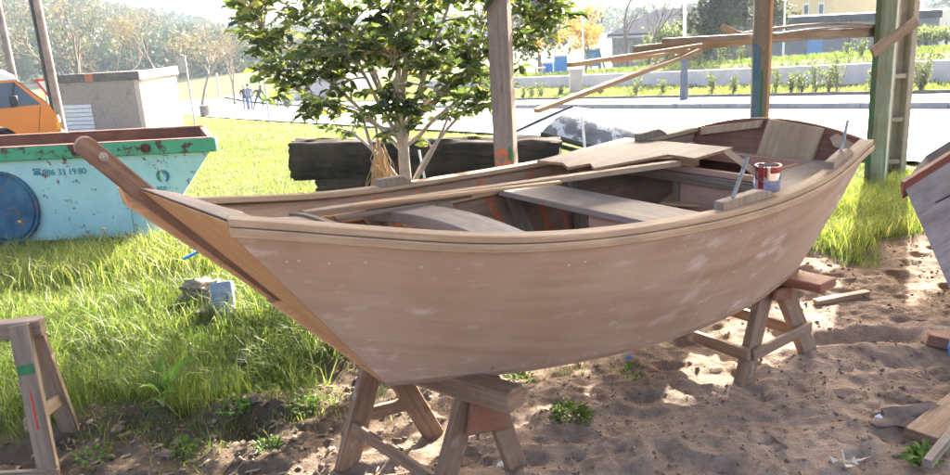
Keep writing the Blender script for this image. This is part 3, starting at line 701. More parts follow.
p1, z0 = post('shed_post', 'brown timber post with orange and green paint at its foot, nearest beside the tree', P1, .13, .11, M_POST, 1.25)
def patch(parent, P, rz, w, off, z0, z1, x0, x1, mt, name='paint_patch'):
    d = Vector((cos(rz), sin(rz), 0)); s_ = d.cross(Vector((0, 0, 1))); b = MB()
    f = Vector((P.x, P.y, 0))-d*off if d.y > 0 else Vector((P.x, P.y, 0))+d*off
    n = 6; pts = []
    a = [f+s_*x+Vector((0, 0, z0+random.uniform(-.02, .02))) for x in np.linspace(x0, x1, n)]; c = [f+s_*x+Vector((0, 0, z1+random.uniform(-.02, .02))) for x in np.linspace(x0, x1, n)]
    b.grid([a, c]); b.build(name, mt, parent, smooth=False)
patch(p1, P1, 1.25, .13, .0572, .7, .86, -.05, .055, M_ORANGE); patch(p1, P1, 1.25, .13, .0572, .9, .935, -.05, .04, M_ORANGE); patch(p1, P1, 1.25, .13, .0572, .875, .95, .03, .06, M_GREENP)
p2, z0 = post('shed_post', 'timber post painted blue and green with a lath nailed on, behind the boat stern', P2b, .115, .10, M_POST, 1.35)
patch(p2, P2b, 1.35, .115, .052, .2, 1.42, -.057, -.0, M_POSTBLUE); patch(p2, P2b, 1.35, .115, .0524, .2, 1.22, .002, .02, M_GREENP); patch(p2, P2b, 1.35, .115, .0522, 1.22, 2.4, .0, .03, M_OLD)
b = MB(); q = P2b+Vector((.045, -.07, 0)); b.board((q.x, q.y, .3), (q.x+.005, q.y, 3.2), .02, .03, (0, 1, 0)); b.build('lath', M_FRESH, p2)
p3, z0 = post('shed_post', 'thick post with peeling green paint standing in the grass by the concrete pole', P3, .14, .14, M_POSTGRN, .95)
b = MB(); q = P3+Vector((-.085, .02, 0)); b.board((q.x, q.y, -.1), (q.x, q.y, EAVE-.115), .045, .12, (cos(.95), sin(.95), 0)); b.build('side_plank', M_POSTDG, p3, bev=.006)
# rack of old boards fixed to the posts
def rackb(name, label, a, c, w, t, mt, cat='board', sag=0., group=None):
    b = MB(); n = 8 if sag else 1; pts = [v3(a).lerp(v3(c), i/n)+Vector((0, 0, sag*4*(i/n)*(1-i/n))) for i in range(n+1)]
    if sag:
        d = (v3(c)-v3(a)); o_ = Vector((d.y, -d.x, 0)).normalized()
        b.sweep(pts, [o_]*(n+1), [(-t/2, -w/2), (t/2, -w/2), (t/2, w/2), (-t/2, w/2)])
    else: b.board(a, c, t, w)
    return tag(b.build(name, mt, loc=a, bev=.003), label, cat)
rackb('rack_board', 'thick weathered plank with stepped end, lowest of the board rack, passing behind the blue post', at(634, 52, 6.0), at(893, 32, 7.75), .085, .03, M_OLD, sag=.03)
rackb('rack_board', 'dark short plank lying on top of the rack left of the blue post', at(666, 41, 6.05), at(764, 35.5, 6.55), .04, .10, M_POST)
rackb('rack_board', 'thin tapering board with pale underside, sticking out furthest left at the top of the rack', at(569, 65, 5.6), at(700, 45.5, 6.3), .03, .05, M_PALE)
rackb('rack_board', 'short yellowish lath tucked under the rack planks', at(612, 62, 5.8), at(690, 50, 6.2), .02, .03, M_FRESH)
rackb('rack_board', 'long drooping board hanging down to the left from the rack', at(536, 111, 5.4), at(700, 50.5, 6.2), .03, .06, M_PALE)
rackb('rack_board', 'thin bent grey strip above the planks between the blue and green posts', at(722, 38, 6.5), at(900, 28, 7.75), .022, .03, M_OLD, sag=.07)
rackb('rack_board', 'straight brown strip just under the bent one on the rack', at(775, 34.5, 6.7), at(893, 29, 7.75), .018, .04, M_POST, sag=.035)
rackb('rack_bracket', 'slanting bracket plank with cut end nailed across the green post', at(872, 53, 7.18), at(917, 21, 7.25), .09, .035, M_OLD, 'bracket')
rackb('rack_bracket', 'pale angled offcut propped on the rack left of the blue post', at(722, 27, 6.55), at(742, 36, 6.62), .05, .03, M_OLD, 'bracket')
# concrete pole with rungs
pc = at(891, 152, 8.4); cz = tz(pc.x, pc.y); cp_ = thing('concrete_pole', 'grey concrete utility pole with recessed rungs just behind the green post', 'utility pole', (pc.x, pc.y, cz))
for dx in (-.095, .095):
    b = MB(); b.board((pc.x+dx, pc.y, cz-.2), (pc.x+dx, pc.y, 5.), .06, .2, (0, 1, 0)); b.build('flange', M_CONC, cp_, bev=.006)
b = MB(); b.board((pc.x, pc.y+.05, cz-.2), (pc.x, pc.y+.05, 5.), .128, .05, (0, 1, 0)); b.build('web', M_CONC, cp_)
for k in range(12):
    b = MB(); b.box((pc.x, pc.y-.03, cz+.1+k*.45), (.13, .1, .05)); b.build('rung', M_CONC, cp_, bev=.008)

# ------------------------------------------------------------------ second boat at the right edge, buoy, oddments
q0 = at(903, 184, 4.3); d_up = (at(955, 139, 4.42)-q0); d_dn = (at(953, 296, 4.05)-q0)
b2 = thing('dinghy', 'grey planked dinghy with a red brown top strake, cut off by the right edge', 'boat', (q0.x+.9, q0.y, 0))
depth = Vector((.55, .75, 0))
far = q0+d_up.normalized()*1.9+Vector((.0, .0, -.35)); 
low = q0+d_dn.normalized()*.86; low2 = low+Vector((1.9, .4, -.02)); 
b = MB(); 
def lerp(a, c, t): return a+(c-a)*t
rows = []
for t in np.linspace(0, 1, 6):
    rows.append([lerp(lerp(q0, low, t), lerp(far, low2, t), k) for k in np.linspace(0, 1, 10)])
b.grid(rows); b.grid([[p+depth*.03 for p in r] for r in rows]); b.grid([[r[0] for r in rows], [r[0]+depth*.03 for r in rows]])
b.build('hull_side', M_GRAYPL, b2)
b = MB(); up_n = d_up.normalized(); nrm = Vector((-.25, -1, .1)).normalized()
pts = [lerp(q0, far, k) for k in np.linspace(0, 1, 8)]
b.sweep(pts, [nrm]*8, [(.004, -.085), (.016, -.085), (.02, .01), (-.05, .014), (-.05, -.02)]); b.build('top_strake', M_RED, b2, bev=.004)
b = MB(); ed0 = [lerp(rows[0][0], rows[-1][0], t) for t in np.linspace(0, 1, 4)]
b.grid([ed0, [p+depth for p in ed0]]); b.build('transom', M_GRAYPL, b2)
b = MB(); rr = [[p+depth for p in r] for r in rows]; b.grid(rr); b.build('hull_side', M_GRAYPL, b2)
b = MB(); b.grid([rows[-1], rr[-1]]); b.build('bottom', M_GRAYPL, b2)
b = MB(); seam = [lerp(rows[1][0], rows[1][-1], k)+nrm*.003-up_n*.0 for k in np.linspace(.08, 1, 5)]; b.sweep(seam, [nrm]*5, [(0, -.005), (.004, -.005), (.004, .005), (0, .005)]); b.build('plank_seam', M_BLACK, b2)
b = MB(); cc = low.lerp(low2, .55)+depth*.4; b.board((cc.x, cc.y, gz(cc.x, cc.y)-.02), (cc.x, cc.y, cc.z-.002), .3, .2, (0, 1, 0)); tag(b.build('wood_block', M_TREST, loc=(cc.x, cc.y, 0), bev=.006), 'timber block propping up the grey dinghy', 'block')
bq = atz(966, 352, .09); by = thing('buoy', 'round blue buoy on the sand under the dinghy', 'buoy', (bq.x, bq.y, gz(bq.x, bq.y)))
b = MB(); b.blob((bq.x+.03, bq.y, gz(bq.x, bq.y)+.105), (.10, .10, .11), 3, 3, .02); b.build('float', M_BLUE, by)
b = MB(); b.lathe((bq.x+.03, bq.y, gz(bq.x, bq.y)+.2), [(.03, 0), (.03, .03), (.015, .045), (.015, .06)], 14); b.build('neck', M_BLUE, by)
def lying(name, label, cat, a, c, w, t, mt, lift=.0):
    a = v3(a); c = v3(c); a.z = gz(a.x, a.y)+t/2+lift; c.z = gz(c.x, c.y)+t/2+lift; b = MB(); b.board(a, c, w, t); return tag(b.build(name, mt, loc=a, bev=.004), label, cat)
lying('wood_offcut', 'reddish block of wood beside the blue buoy', 'offcut', atz(926, 346), atz(962, 350), .08, .06, M_RUSTW)
lying('wood_offcut', 'pale slender wedge of wood lying on the sunlit sand behind the stern trestle', 'offcut', atz(815, 301), atz(868, 292), .05, .03, M_PALE, .005)
lying('plank', 'broad brown plank end lying on the earth in the bottom right corner', 'plank', atz(920, 444), atz(985, 392), .13, .045, M_TREST, .01)
lying('pole_stick', 'dark round-edged stick slanting in over the weeds at bottom right', 'stick', atz(925, 482), atz(975, 415), .035, .035, M_POST, .06)
lying('wood_offcut', 'short thin stick pressed into the sand below the boat', 'offcut', atz(765, 428), atz(788, 448), .012, .01, M_OLD)
def rock(name, label, cat, u, v, size, mt, seed, amp=.35, lift=.4, rz=0.):
    p = atz(u, v); z = gz(p.x, p.y); b = MB(); b.blob((p.x, p.y, z+size[2]*lift), size, seed, 3, amp, 2.3, 0, rz); return tag(b.build(name, mt, loc=(p.x, p.y, z), ang=60), label, cat)
rock('earth_clod', 'wide flat clod of earth on the sand near the right edge', 'clod', 915, 418, (.16, .08, .05), M_SANDR, 4, .7, .1)
rock('stone', 'small rounded stone on the sunlit sand near the right edge', 'stone', 921, 316, (.035, .02, .015), M_SANDR, 8)
for i, (u, v, s_, lb) in enumerate(((258, 408, .05, 'angular stone on the bare earth left of the bow trestle'), (235, 445, .06, 'flat dusty stone low down left of the bow trestle'), (118, 432, .04, 'small stone at the edge of the grass beside the sawhorse'), (165, 455, .045, 'brown stone among wood chips at lower left'), (300, 395, .04, 'pale stone in the furrow below the bow'), (52, 448, .04, 'stone beside the sawhorse leg'))):
    rock('stone', lb, 'stone', u, v, (s_*.9, s_*.6, s_*.4), M_EARTHR, 20+i, amp=.6, lift=.15, rz=i)
rock('broken_log', 'rotten dark log chunk in the grass behind the bow', 'log', 205, 303, (.14, .09, .09), M_POST, 9, .6, 1.0)
rock('broken_log', 'splintered second wood chunk lying under the rotten log', 'log', 222, 318, (.16, .06, .05), M_OLD, 12, .5, .9)
pb = atz(226, 321); b = MB(); b.board((pb.x, pb.y, gz(pb.x, pb.y)-.02), (pb.x-.02, pb.y+.08, .235), .14, .05, (0, 1, 0)); tag(b.build('stone_slab', M_SLATEB, loc=pb, bev=.006), 'blue grey slab standing upright in the grass behind the bow', 'slab')
pb = atz(188, 285); b = MB(); b.tube([(pb.x, pb.y, .2), (pb.x+.1, pb.y+.1, .23), (pb.x+.22, pb.y+.1, .21)], .012, 6); tag(b.build('plastic_strip', M_BLUE, loc=pb), 'bit of blue plastic on the log chunks behind the bow', 'plastic')
# crumpled paper and litter
pb = atz(850, 462); b = MB()
for k in range(9):
    a = random.random()*6.3; l = random.uniform(.03, .08); c = Vector((pb.x+random.uniform(-.03, .03), pb.y+random.uniform(-.02, .02), gz(pb.x, pb.y)+.012))
    e1 = c+Vector((cos(a)*l, sin(a)*l*.6, random.uniform(0, .025))); e2 = c+Vector((cos(a+.7)*l*.6, sin(a+.7)*l*.4, random.uniform(0, .02))); b.prism([c, e1, e2], (0, 0, .003))
b.tube([(pb.x-.02, pb.y, gz(pb.x, pb.y)), (pb.x-.025, pb.y+.02, gz(pb.x, pb.y)+.06)], .005, 6)
tag(b.build('crumpled_paper', M_CLOTH, loc=(pb.x, pb.y, gz(pb.x, pb.y))), 'crumpled scrap of pale paper on the shaded sand', 'litter')
for u, v, mm, lb in ((878, 422, M_WHITE, 'white scrap of litter beside the earth clod'), (628, 357, M_BLUE, 'bluish scrap of litter under the boat'), (500, 461, M_WHITE, 'white scrap of litter by the bow trestle foot')):
    pb = atz(u, v); z = gz(pb.x, pb.y); b = MB(); b.prism([(pb.x-.015, pb.y, z+.004), (pb.x+.015, pb.y-.008, z+.012), (pb.x+.012, pb.y+.014, z+.02), (pb.x-.01, pb.y+.012, z+.01)], (0, 0, .003)); tag(b.build('litter', mm, loc=(pb.x, pb.y, z)), lb, 'litter')
# wood chips scattered on the left
n = 330; cx = rng.uniform(-2.2, -.2, n); cy = rng.uniform(2.6, 3.9, n); ok = earth(cx, cy) > -.05; cx, cy = cx[ok], cy[ok]; n = len(cx)
a = rng.random(n)*6.3; V = []; cz_ = groundz(cx, cy)
D = np.stack([np.cos(a), np.sin(a), rng.uniform(-.1, .3, n)], 1); S = np.stack([-np.sin(a), np.cos(a), rng.uniform(-.4, .4, n)], 1)
L_ = (.006+.026*rng.random(n)**2)[:, None]; Wd_ = rng.uniform(.003, .01, n)[:, None]; P = np.stack([cx, cy, cz_+.006], 1)
up_ = np.array([0, 0, .004])
V = np.stack([P-D*L_-S*Wd_, P+D*L_-S*Wd_, P+D*L_+S*Wd_, P-D*L_+S*Wd_, P-D*L_-S*Wd_+up_, P+D*L_-S*Wd_+up_, P+D*L_+S*Wd_+up_, P-D*L_+S*Wd_+up_], 1).reshape(-1, 3)
F = np.array([0, 3, 2, 1, 4, 5, 6, 7, 0, 1, 5, 4, 1, 2, 6, 5, 2, 3, 7, 6, 3, 0, 4, 7]); tag(raw('wood_chips', V, (F[None]+np.arange(n)[:, None]*8).ravel(), np.full(n*6, 4), M_OLD), 'scattered wood chips on the bare earth', 'wood chips', kind='stuff')

# crumbs of earth and grit on the sand
n = 9000; cx = rng.uniform(-2.3, 3.4, n); cy = rng.uniform(2.4, 5.6, n); ok = (earth(cx, cy) > -.03) & (N1(cx*2.3+70, cy*2.3) > .3); cx, cy = cx[ok], cy[ok]; n = len(cx); r_ = .0022+.011*rng.random(n)**5*np.where(cx < -.1, 1.6, 1.)+.002*rng.random(n)
Q = np.array([[1, 0, 0], [-1, 0, 0], [0, 1, 0], [0, -1, 0], [0, 0, .8], [0, 0, -.8]]); V = np.stack([cx, cy, groundz(cx, cy)+r_*.3], 1)[:, None]+(Q[None]*rng.uniform(.5, 1.4, (n, 6, 1))+rng.normal(0, .25, (n, 6, 3)))*r_[:, None, None]
F = np.array([0, 2, 4, 2, 1, 4, 1, 3, 4, 3, 0, 4, 2, 0, 5, 1, 2, 5, 3, 1, 5, 0, 3, 5]); tag(raw('earth_crumbs', V.reshape(-1, 3), (F[None]+np.arange(n)[:, None]*6).ravel(), np.full(n*8, 3), M_SANDR), 'crumbs of earth and grit strewn over the sand', 'grit', kind='stuff')

# ------------------------------------------------------------------ logs, upturned hull
lg0 = at(296, 160, 9.1); lg1 = at(560, 158, 8.6)
def logm(name, label, a, c, r, seed, mt=M_LOG):
    from mathutils import noise as mn
    a = v3(a); c = v3(c); b = MB(); n = 40; k = 44; d = (c-a).normalized(); s_ = d.cross(Vector((0, 0, 1))).normalized(); u_ = s_.cross(d); rows = []
    for i in range(n):
        p = a.lerp(c, i/(n-1)); row = []
        for j in range(k+1):
            t = 2*pi*(j % k)/k; dv = s_*cos(t)+u_*sin(t); sq = 1/max(abs(cos(t)), abs(sin(t)))**.5
            big_ = mn.noise(Vector((i*.16+seed, cos(t)*1.7, sin(t)*1.7))); crk = abs(mn.noise(Vector((i*.07+seed*3, cos(t)*5.5, sin(t)*5.5)))); fin = mn.noise(Vector((i*.5, cos(t)*11, sin(t)*11+seed)))
            row.append(p+dv*r*sq*(.84+.16*big_+.10*min(1, crk*4)+.05*fin)+d*(.06*mn.noise(Vector((cos(t)*3, sin(t)*3, seed))) if i in (0, n-1) else 0))
        rows.append(row)
    b.grid([[rows[i][j] for i in range(n)] for j in range(k+1)])
    for e_, rw in ((0, rows[0]), (1, rows[-1])):
        ce = sum(rw[:-1], Vector())/k; b.add([ce]+rw[:-1], [(0, 1+j, 1+(j+1) % k) for j in range(k)])
    return tag(b.build(name, mt, loc=a, ang=60), label, 'log')
zl = lambda p, r: Vector((p.x, p.y, p.z))
logm('log', 'big charred dark log lying behind the small tree, topmost of the two', zl(lg0, .27), zl(lg1, .27), .25, 3)
logm('log', 'thinner dark log on the ground beneath the big charred one', at(319, 190, 8.9), at(560, 186, 8.4), .14, 8)
# upturned old hull
hk = [at(573, 107, 10.3), at(600, 110, 10.2), at(630, 119, 10.0), at(656, 129, 9.8), at(690, 146, 9.6)]
hg = [at(541, 132, 9.8), at(575, 141, 9.65), at(610, 150, 9.5), at(645, 157, 9.4), at(683, 160, 9.35)]
hull = thing('upturned_boat', 'old grey upturned boat hull with peeling white paint, beyond the plywood boat', 'boat', (hk[2].x, hk[2].y, tz(hk[2].x, hk[2].y)))
b = MB(); b.grid([[lerp(hg[i], hk[i], t)+Vector((0, -.08*sin(pi*t), .04*sin(pi*t))) for i in range(5)] for t in np.linspace(0, 1, 6)])
back = [p+Vector((-.25, 1.1, -.28)) for p in hk]
b.grid([hk, back]); b.build('hull_side', M_OLDHULL, hull)
b = MB(); wl = at(507, 136, 10.4); b.grid([[hg[0], wl], [hk[0], hk[0]+Vector((-.03, .03, .0))]]); b.grid([[wl, back[0]], [hk[0]+Vector((-.03, .03, 0)), back[0]]]); b.build('transom', M_HULLW, hull)
b = MB(); b.tube([wl, lerp(wl, hk[0], .5)+Vector((0, 0, .015)), hk[0]+Vector((0, 0, .01))], .022, 6); b.build('transom_edge', M_HULLD, hull)
b = MB(); b.tube([p+Vector((0, -.01, -.02)) for p in hg], .035, 6); b.tube([p+Vector((.0, .05, -.12)) for p in hg], .03, 6); b.build('gunwale', M_HULLD, hull)
b = MB(); b.grid([[p+Vector((0, .03, -.02)) for p in hg], [p+Vector((0, .6, -.06)) for p in hg]]); b.build('inside', M_HULLD, hull)
for px_ in (548, 672):
    b = MB(); p = at(px_, 158, 10.0); g0 = tz(p.x, p.y); b.board((p.x, p.y, g0-.05), (p.x, p.y, p.z), .25, .2, (0, 1, 0)); tag(b.build('wood_block', M_LOG, loc=(p.x, p.y, g0), bev=.01), 'dark block under the upturned hull at its '+('white end' if px_ < 600 else 'low end'), 'block')
b = MB(); p0 = at(588, 152, 9.0); p1_ = at(582, 117, 9.3); p0.z -= .5; b.tube([p0, p1_], .018, 6); tag(b.build('stake', M_WHITE, loc=p0), 'thin white stake leaning against the upturned hull', 'stake')
b = MB(); p0 = at(427, 190, 8.2); p1_ = at(419, 150, 8.3); b.tube([(p0.x, p0.y, -.05), p0, p1_], .014, 6); tag(b.build('stake', M_WHITE, loc=p0), 'thin white stick standing by the tree trunk before the logs', 'stake')
b = MB()                                             # dry straw hanging by the trunk
pc_ = at(383, 165, 5.7)
for k in range(70):
    a = random.uniform(-.09, .05); y_ = random.uniform(-.1, .1); z1 = pc_.z+random.uniform(-.05, .18); pts = [Vector((pc_.x+a*.6, pc_.y+y_, z1)), Vector((pc_.x+a+random.uniform(-.06, .06), pc_.y+y_-.03, z1-.12)), Vector((pc_.x+a+random.uniform(-.1, .1), pc_.y+y_-.02, z1-.3+random.uniform(-.1, .05)))]
    b.tube(pts, .0035, 3)
b.tube([(pc_.x, pc_.y, 0), (pc_.x, pc_.y, pc_.z+.1)], .01, 4)
tag(b.build('dry_plant', M_STRAW, loc=(pc_.x, pc_.y, 0)), 'dried straw-coloured stalks hanging by the tree trunk', 'plant')

# ------------------------------------------------------------------ small evergreen tree
def make_tree():
    base = at(405, 186, 5.75); base.z = 0; bx, by_ = base.x, base.y
    t = thing('evergreen_tree', 'small evergreen tree with glossy leaves standing right behind the boat', 'tree', (bx, by_, tz(bx, by_)))
    b = MB(); fork = at(403, 131, 5.75); stem_ = [Vector((bx, by_, -.05)), Vector((bx+.01, by_, .5)), at(404, 160, 5.75), fork]
    b.tube(stem_, [.052, .046, .042, .037], 10)
    prim = []
    # targets seen in the photograph: (u, v, depth)
    for (u, v, dy, r) in ((352, 60, -.2, .021), (300, 92, .1, .017), (262, 30, .2, .019), (330, -10, .4, .022), (385, -60, -.2, .024), (418, 10, .3, .023), (455, -20, -.3, .022), (470, 70, .1, .02), (520, 60, .3, .018), (545, 10, .0, .022), (430, -120, .1, .03), (395, 60, -.5, .024), (350, 20, .6, .02), (480, 20, .6, .02)):
        e_ = at(u, v, 5.75+dy); s0 = stem_[2].lerp(fork, random.uniform(.2, 1)); mid = s0.lerp(e_, .45)+Vector((random.uniform(-.08, .08), random.uniform(-.08, .08), .10))
        pts = []
        for k in np.linspace(0, 1, 9): pts.append(s0*(1-k)**2+mid*2*k*(1-k)+e_*k*k+Vector((random.uniform(-1, 1), random.uniform(-1, 1), random.uniform(-1, 1)))*.016)
        rad = [r*(1-.7*k) for k in np.linspace(0, 1, 9)]; b.tube(pts, rad, 7); prim.append((pts, rad))
    for uv in (((398, 187), (372, 165), (362, 112)), ((400, 187), (380, 168), (376, 128)), ((410, 187), (432, 158), (447, 120)), ((412, 187), (424, 150), (470, 105)), ((402, 187), (388, 160), (352, 132))):
        p = [at(u, v, 5.75+random.uniform(-.1, .1)) for u, v in uv]; pts = [p[0]*(1-k)**2+p[1]*2*k*(1-k)+p[2]*k*k for k in np.linspace(0, 1, 9)]
        pts = [Vector((bx, by_, .1))]+pts; rad = [.02]+[.02*(1-.5*k) for k in np.linspace(0, 1, 9)]; b.tube(pts, rad, 6); prim.append((pts, rad))
    pool = [(p, r) for pts, rad in prim for p, r in list(zip(pts, rad))[2:]]
    PP = np.array([p[:] for p, r in pool]); tips = []
    LP, LD, LN, LL, LW = [], [], [], [], []
    cen = np.array(at(402, 18, 5.75)[:]); cen[2] += .08
    n = 0
    def twig(tip):
        d = np.linalg.norm(PP-tip, axis=1)+np.maximum(0, PP[:, 2]-tip[2])*.7; j = int(np.argmin(d)); s0 = Vector(PP[j]); e_ = Vector(tip)
        if (e_-s0).length < .04: return
        mid = s0.lerp(e_, .5)+Vector((0, 0, (e_-s0).length*.12)); pts = [s0*(1-k)**2+mid*2*k*(1-k)+e_*k*k for k in np.linspace(0, 1, 6)]
        b.tube(pts, [min(.013, pool[j][1]*.75)*(1-.65*k) for k in np.linspace(0, 1, 6)], 5)
        nl = random.randint(10, 17)
        for q in range(nl):
            k = 1-(q/nl)**1.3*.75; p = s0*(1-k)**2+mid*2*k*(1-k)+e_*k*k; ta = (e_-mid).normalized()
            a = q*2.4+random.random(); side_ = Vector((cos(a), sin(a), random.uniform(-.45, .35)))
            dv = (ta*.6+side_).normalized(); dv.z += random.uniform(-.35, .45)
            LP.append(p[:]); LD.append(dv[:]); nn = (Vector((0, 0, 1))+Vector((random.gauss(0, .9), random.gauss(0, .9), random.gauss(0, .5)))); LN.append(nn[:])
            L = random.uniform(.055, .118); LL.append(L); LW.append(L*random.uniform(.38, .5))
    tries = 0
    while n < 360 and tries < 9000:
        tries += 1; q = rng.normal(size=3); q /= np.linalg.norm(q); rr = rng.random()**.42
        tip = cen+q*rr*np.array([1.24, 1.0, .84])
        if tip[2] < 1.40+.26*max(0, 1-abs(tip[0]-cen[0]-.05)/.6)*0: continue
        lowlim = 1.42+.22*np.clip((tip[0]-cen[0]-.3)/.8, 0, 1)
        if tip[2] < lowlim: continue
        twig(tip); n += 1
    for (u, v) in ((268, 100), (285, 88), (275, 70), (300, 118), (322, 128), (345, 135), (390, 118), (330, 108), (310, 98), (440, 118), (470, 108), (425, 140), (385, 138), (480, 95), (505, 88), (520, 70), (250, 55), (243, 30), (240, 8), (560, 12), (548, 35), (360, 120), (400, 100), (295, 60), (350, 90), (372, 108), (388, 92), (412, 112), (428, 98), (446, 92), (462, 82), (340, 75), (320, 112), (305, 80), (452, 60), (490, 70), (535, 48), (515, 35), (418, 125), (365, 95), (335, 118), (255, 40), (270, 62), (238, 22), (282, 45)):
        twig(np.array(at(u, v, 5.75+random.uniform(-.35, .3))[:]))
    for k in range(75): twig(np.array(at(random.uniform(300, 505), random.uniform(45, 116), 5.75+random.uniform(-.55, .3))[:]))
    b.build('trunk', M_BARKP, t, ang=70)
    V, F, S = leaves(np.array(LP), np.array(LD), np.array(LN), np.array(LL), np.array(LW))
    att = np.clip(np.repeat(rng.beta(1.6, 2.4, len(LP)), 8), 0, .94); sel = np.repeat(rng.random(len(LP)), 8); att = np.where(sel > 2, 1., att)
    raw('crown', V, F, S, M_LEAF, att, t, smooth=True)
make_tree()

# ------------------------------------------------------------------ grass
def scatter(n, x0, x1, y0, y1, fn):
    x = rng.uniform(x0, x1, n); y = rng.uniform(y0, y1, n); k = rng.random(n) < fn(x, y); return x[k], y[k]
def fr(x, y): return (np.abs(x) < .72*y+.9)
def gnear(x, y):
    e = earth(x, y); return fr(x, y)*np.clip(-e*4+.15, 0, 1)*(kd(x, y) < -8.2)*np.clip(.55+(N2(x*1.3, y*1.3)-.35)*1.2, .25, 1)
allV, allF, allS, allA = [], [], [], []; off = 0
def addb(x, y, H, Wd, lean, att):
    global off
    z = groundz(x, y); P = np.stack([x, y, z-.005], 1); V, F, S, A = blades(P, H, Wd, lean, att); allV.append(V); allF.append(F+off); allS.append(S); allA.append(A); off += len(V)
for (n, y0, y1, x0, x1, hs, ws) in ((150000, 3.0, 5.6, -5.0, 4.6, 1., .0045), (150000, 5.6, 9.5, -7.8, 6.5, .85, .006), (110000, 9.5, 20, -15, 7.5, .8, .011), (60000, 20, 42, -31, 2, .8, .022)):
    x, y = scatter(n, x0, x1, y0, y1, gnear); k = len(x)
    tall = np.clip((N1(x*1.1+5, y*1.1)-.35)*2, 0, 1)*np.clip((6.5-y)/2.5, .15, 1)
    front = np.clip(1-np.abs(earth(x, y)+.5)/.6, 0, 1)
    H = (rng.uniform(.035, .09, k)+tall*rng.uniform(.03, .17, k)+front*rng.uniform(0, .10, k)*(x < 1.2))*hs
    att = np.clip(.42+.5*(N3(x*.9, y*.9)-.5)+rng.normal(0, .16, k)-.12*tall+.1*(y > 9), 0, 1)
    addb(x, y, H, ws*rng.uniform(.6, 1.4, k), rng.uniform(.1, .9, k), att)
# tussocks with long arching blades
for k in range(330):
    x = random.uniform(-3.6, .1); y = random.uniform(3.3, 5.4)
    e = float(earth(np.array([x]), np.array([y]))[0])
    if e > -.02: continue
    n = random.randint(18, 42); xs = x+rng.normal(0, .035, n); ys = y+rng.normal(0, .035, n)
    addb(xs, ys, rng.uniform(.1, .30, n), rng.uniform(.003, .008, n), rng.uniform(.4, 1.2, n), np.clip(rng.normal(.4, .18, n), 0, 1))
# sparse blades on the bare earth and under the boat
x, y = scatter(46000, -2.6, 1.3, 2.4, 4.7, lambda x, y: (earth(x, y) > 0)*np.clip(.75-earth(x, y)*.9, 0, 1)*np.clip((N2(x*2.4+8, y*2.4)-.47)*4.5, 0, 1)*(x < .8)); k = len(x)
addb(x, y, rng.uniform(.02, .1, k), rng.uniform(.003, .006, k), rng.uniform(.3, 1.2, k), np.clip(rng.normal(.5, .2, k), 0, 1))
x, y = scatter(15000, -4.9, -1.9, 5.5, 6.75, lambda x, y: gnear(x, y)*np.clip(1.15-np.abs(y-6.3)/.7, 0, 1)); k = len(x)     # tall grass before the skip
addb(x, y, rng.uniform(.08, .33, k), rng.uniform(.004, .008, k), rng.uniform(.2, .9, k), np.clip(rng.normal(.6, .2, k), 0, 1))
x, y = scatter(26000, 1.6, 4.9, 5.2, 7.6, gnear); k = len(x)        # taller grass round the green post
addb(x, y, rng.uniform(.08, .22, k), rng.uniform(.004, .007, k), rng.uniform(.3, 1., k), np.clip(rng.normal(.6, .2, k), 0, 1))
tag(raw('grass', np.concatenate(allV), np.concatenate(allF), np.concatenate(allS), M_GRASS, np.concatenate(allA)), 'sunlit meadow grass between the boat and the road', 'grass', kind='stuff')
# verge grass beyond the road
allV, allF, allS, allA = [], [], [], []; off = 0
t_ = rng.uniform(-12, 50, 60000); d_ = rng.uniform(1.75, 7.5, 60000); x = K0[0]+KD[0]*t_+KN[0]*d_; y = K0[1]+KD[1]*t_+KN[1]*d_; k_ = (wd(x, y) < -.05) & (N1(x*.6, y*.6) > .25); x, y = x[k_], y[k_]; k = len(x)
addb(x, y, rng.uniform(.06, .2, k), rng.uniform(.015, .035, k), rng.uniform(.3, 1, k), np.clip(rng.normal(.62, .2, k), 0, 1))
t_ = rng.uniform(-8, 60, 24000); d_ = rng.uniform(1.5, 9, 24000); x = W0[0]+WD[0]*t_+WN[0]*d_; y = W0[1]+WD[1]*t_+WN[1]*d_; k_ = y > 12; x, y = x[k_], y[k_]; k = len(x)
addb(x, y, rng.uniform(.08, .3, k), rng.uniform(.02, .05, k), rng.uniform(.3, 1, k), np.clip(rng.normal(.3, .2, k), 0, 1))
t_ = rng.uniform(30, 75, 26000); d_ = rng.uniform(1.7, 14, 26000); x = K0[0]+KD[0]*t_+KN[0]*d_; y = K0[1]+KD[1]*t_+KN[1]*d_; k = len(x)
addb(x, y, rng.uniform(.06, .2, k), rng.uniform(.03, .06, k), rng.uniform(.3, 1, k), np.clip(rng.normal(.6, .2, k), 0, 1))
tag(raw('verge_grass', np.concatenate(allV), np.concatenate(allF), np.concatenate(allS), M_GRASS, np.concatenate(allA)), 'grass of the verge beyond the road', 'grass', kind='stuff')

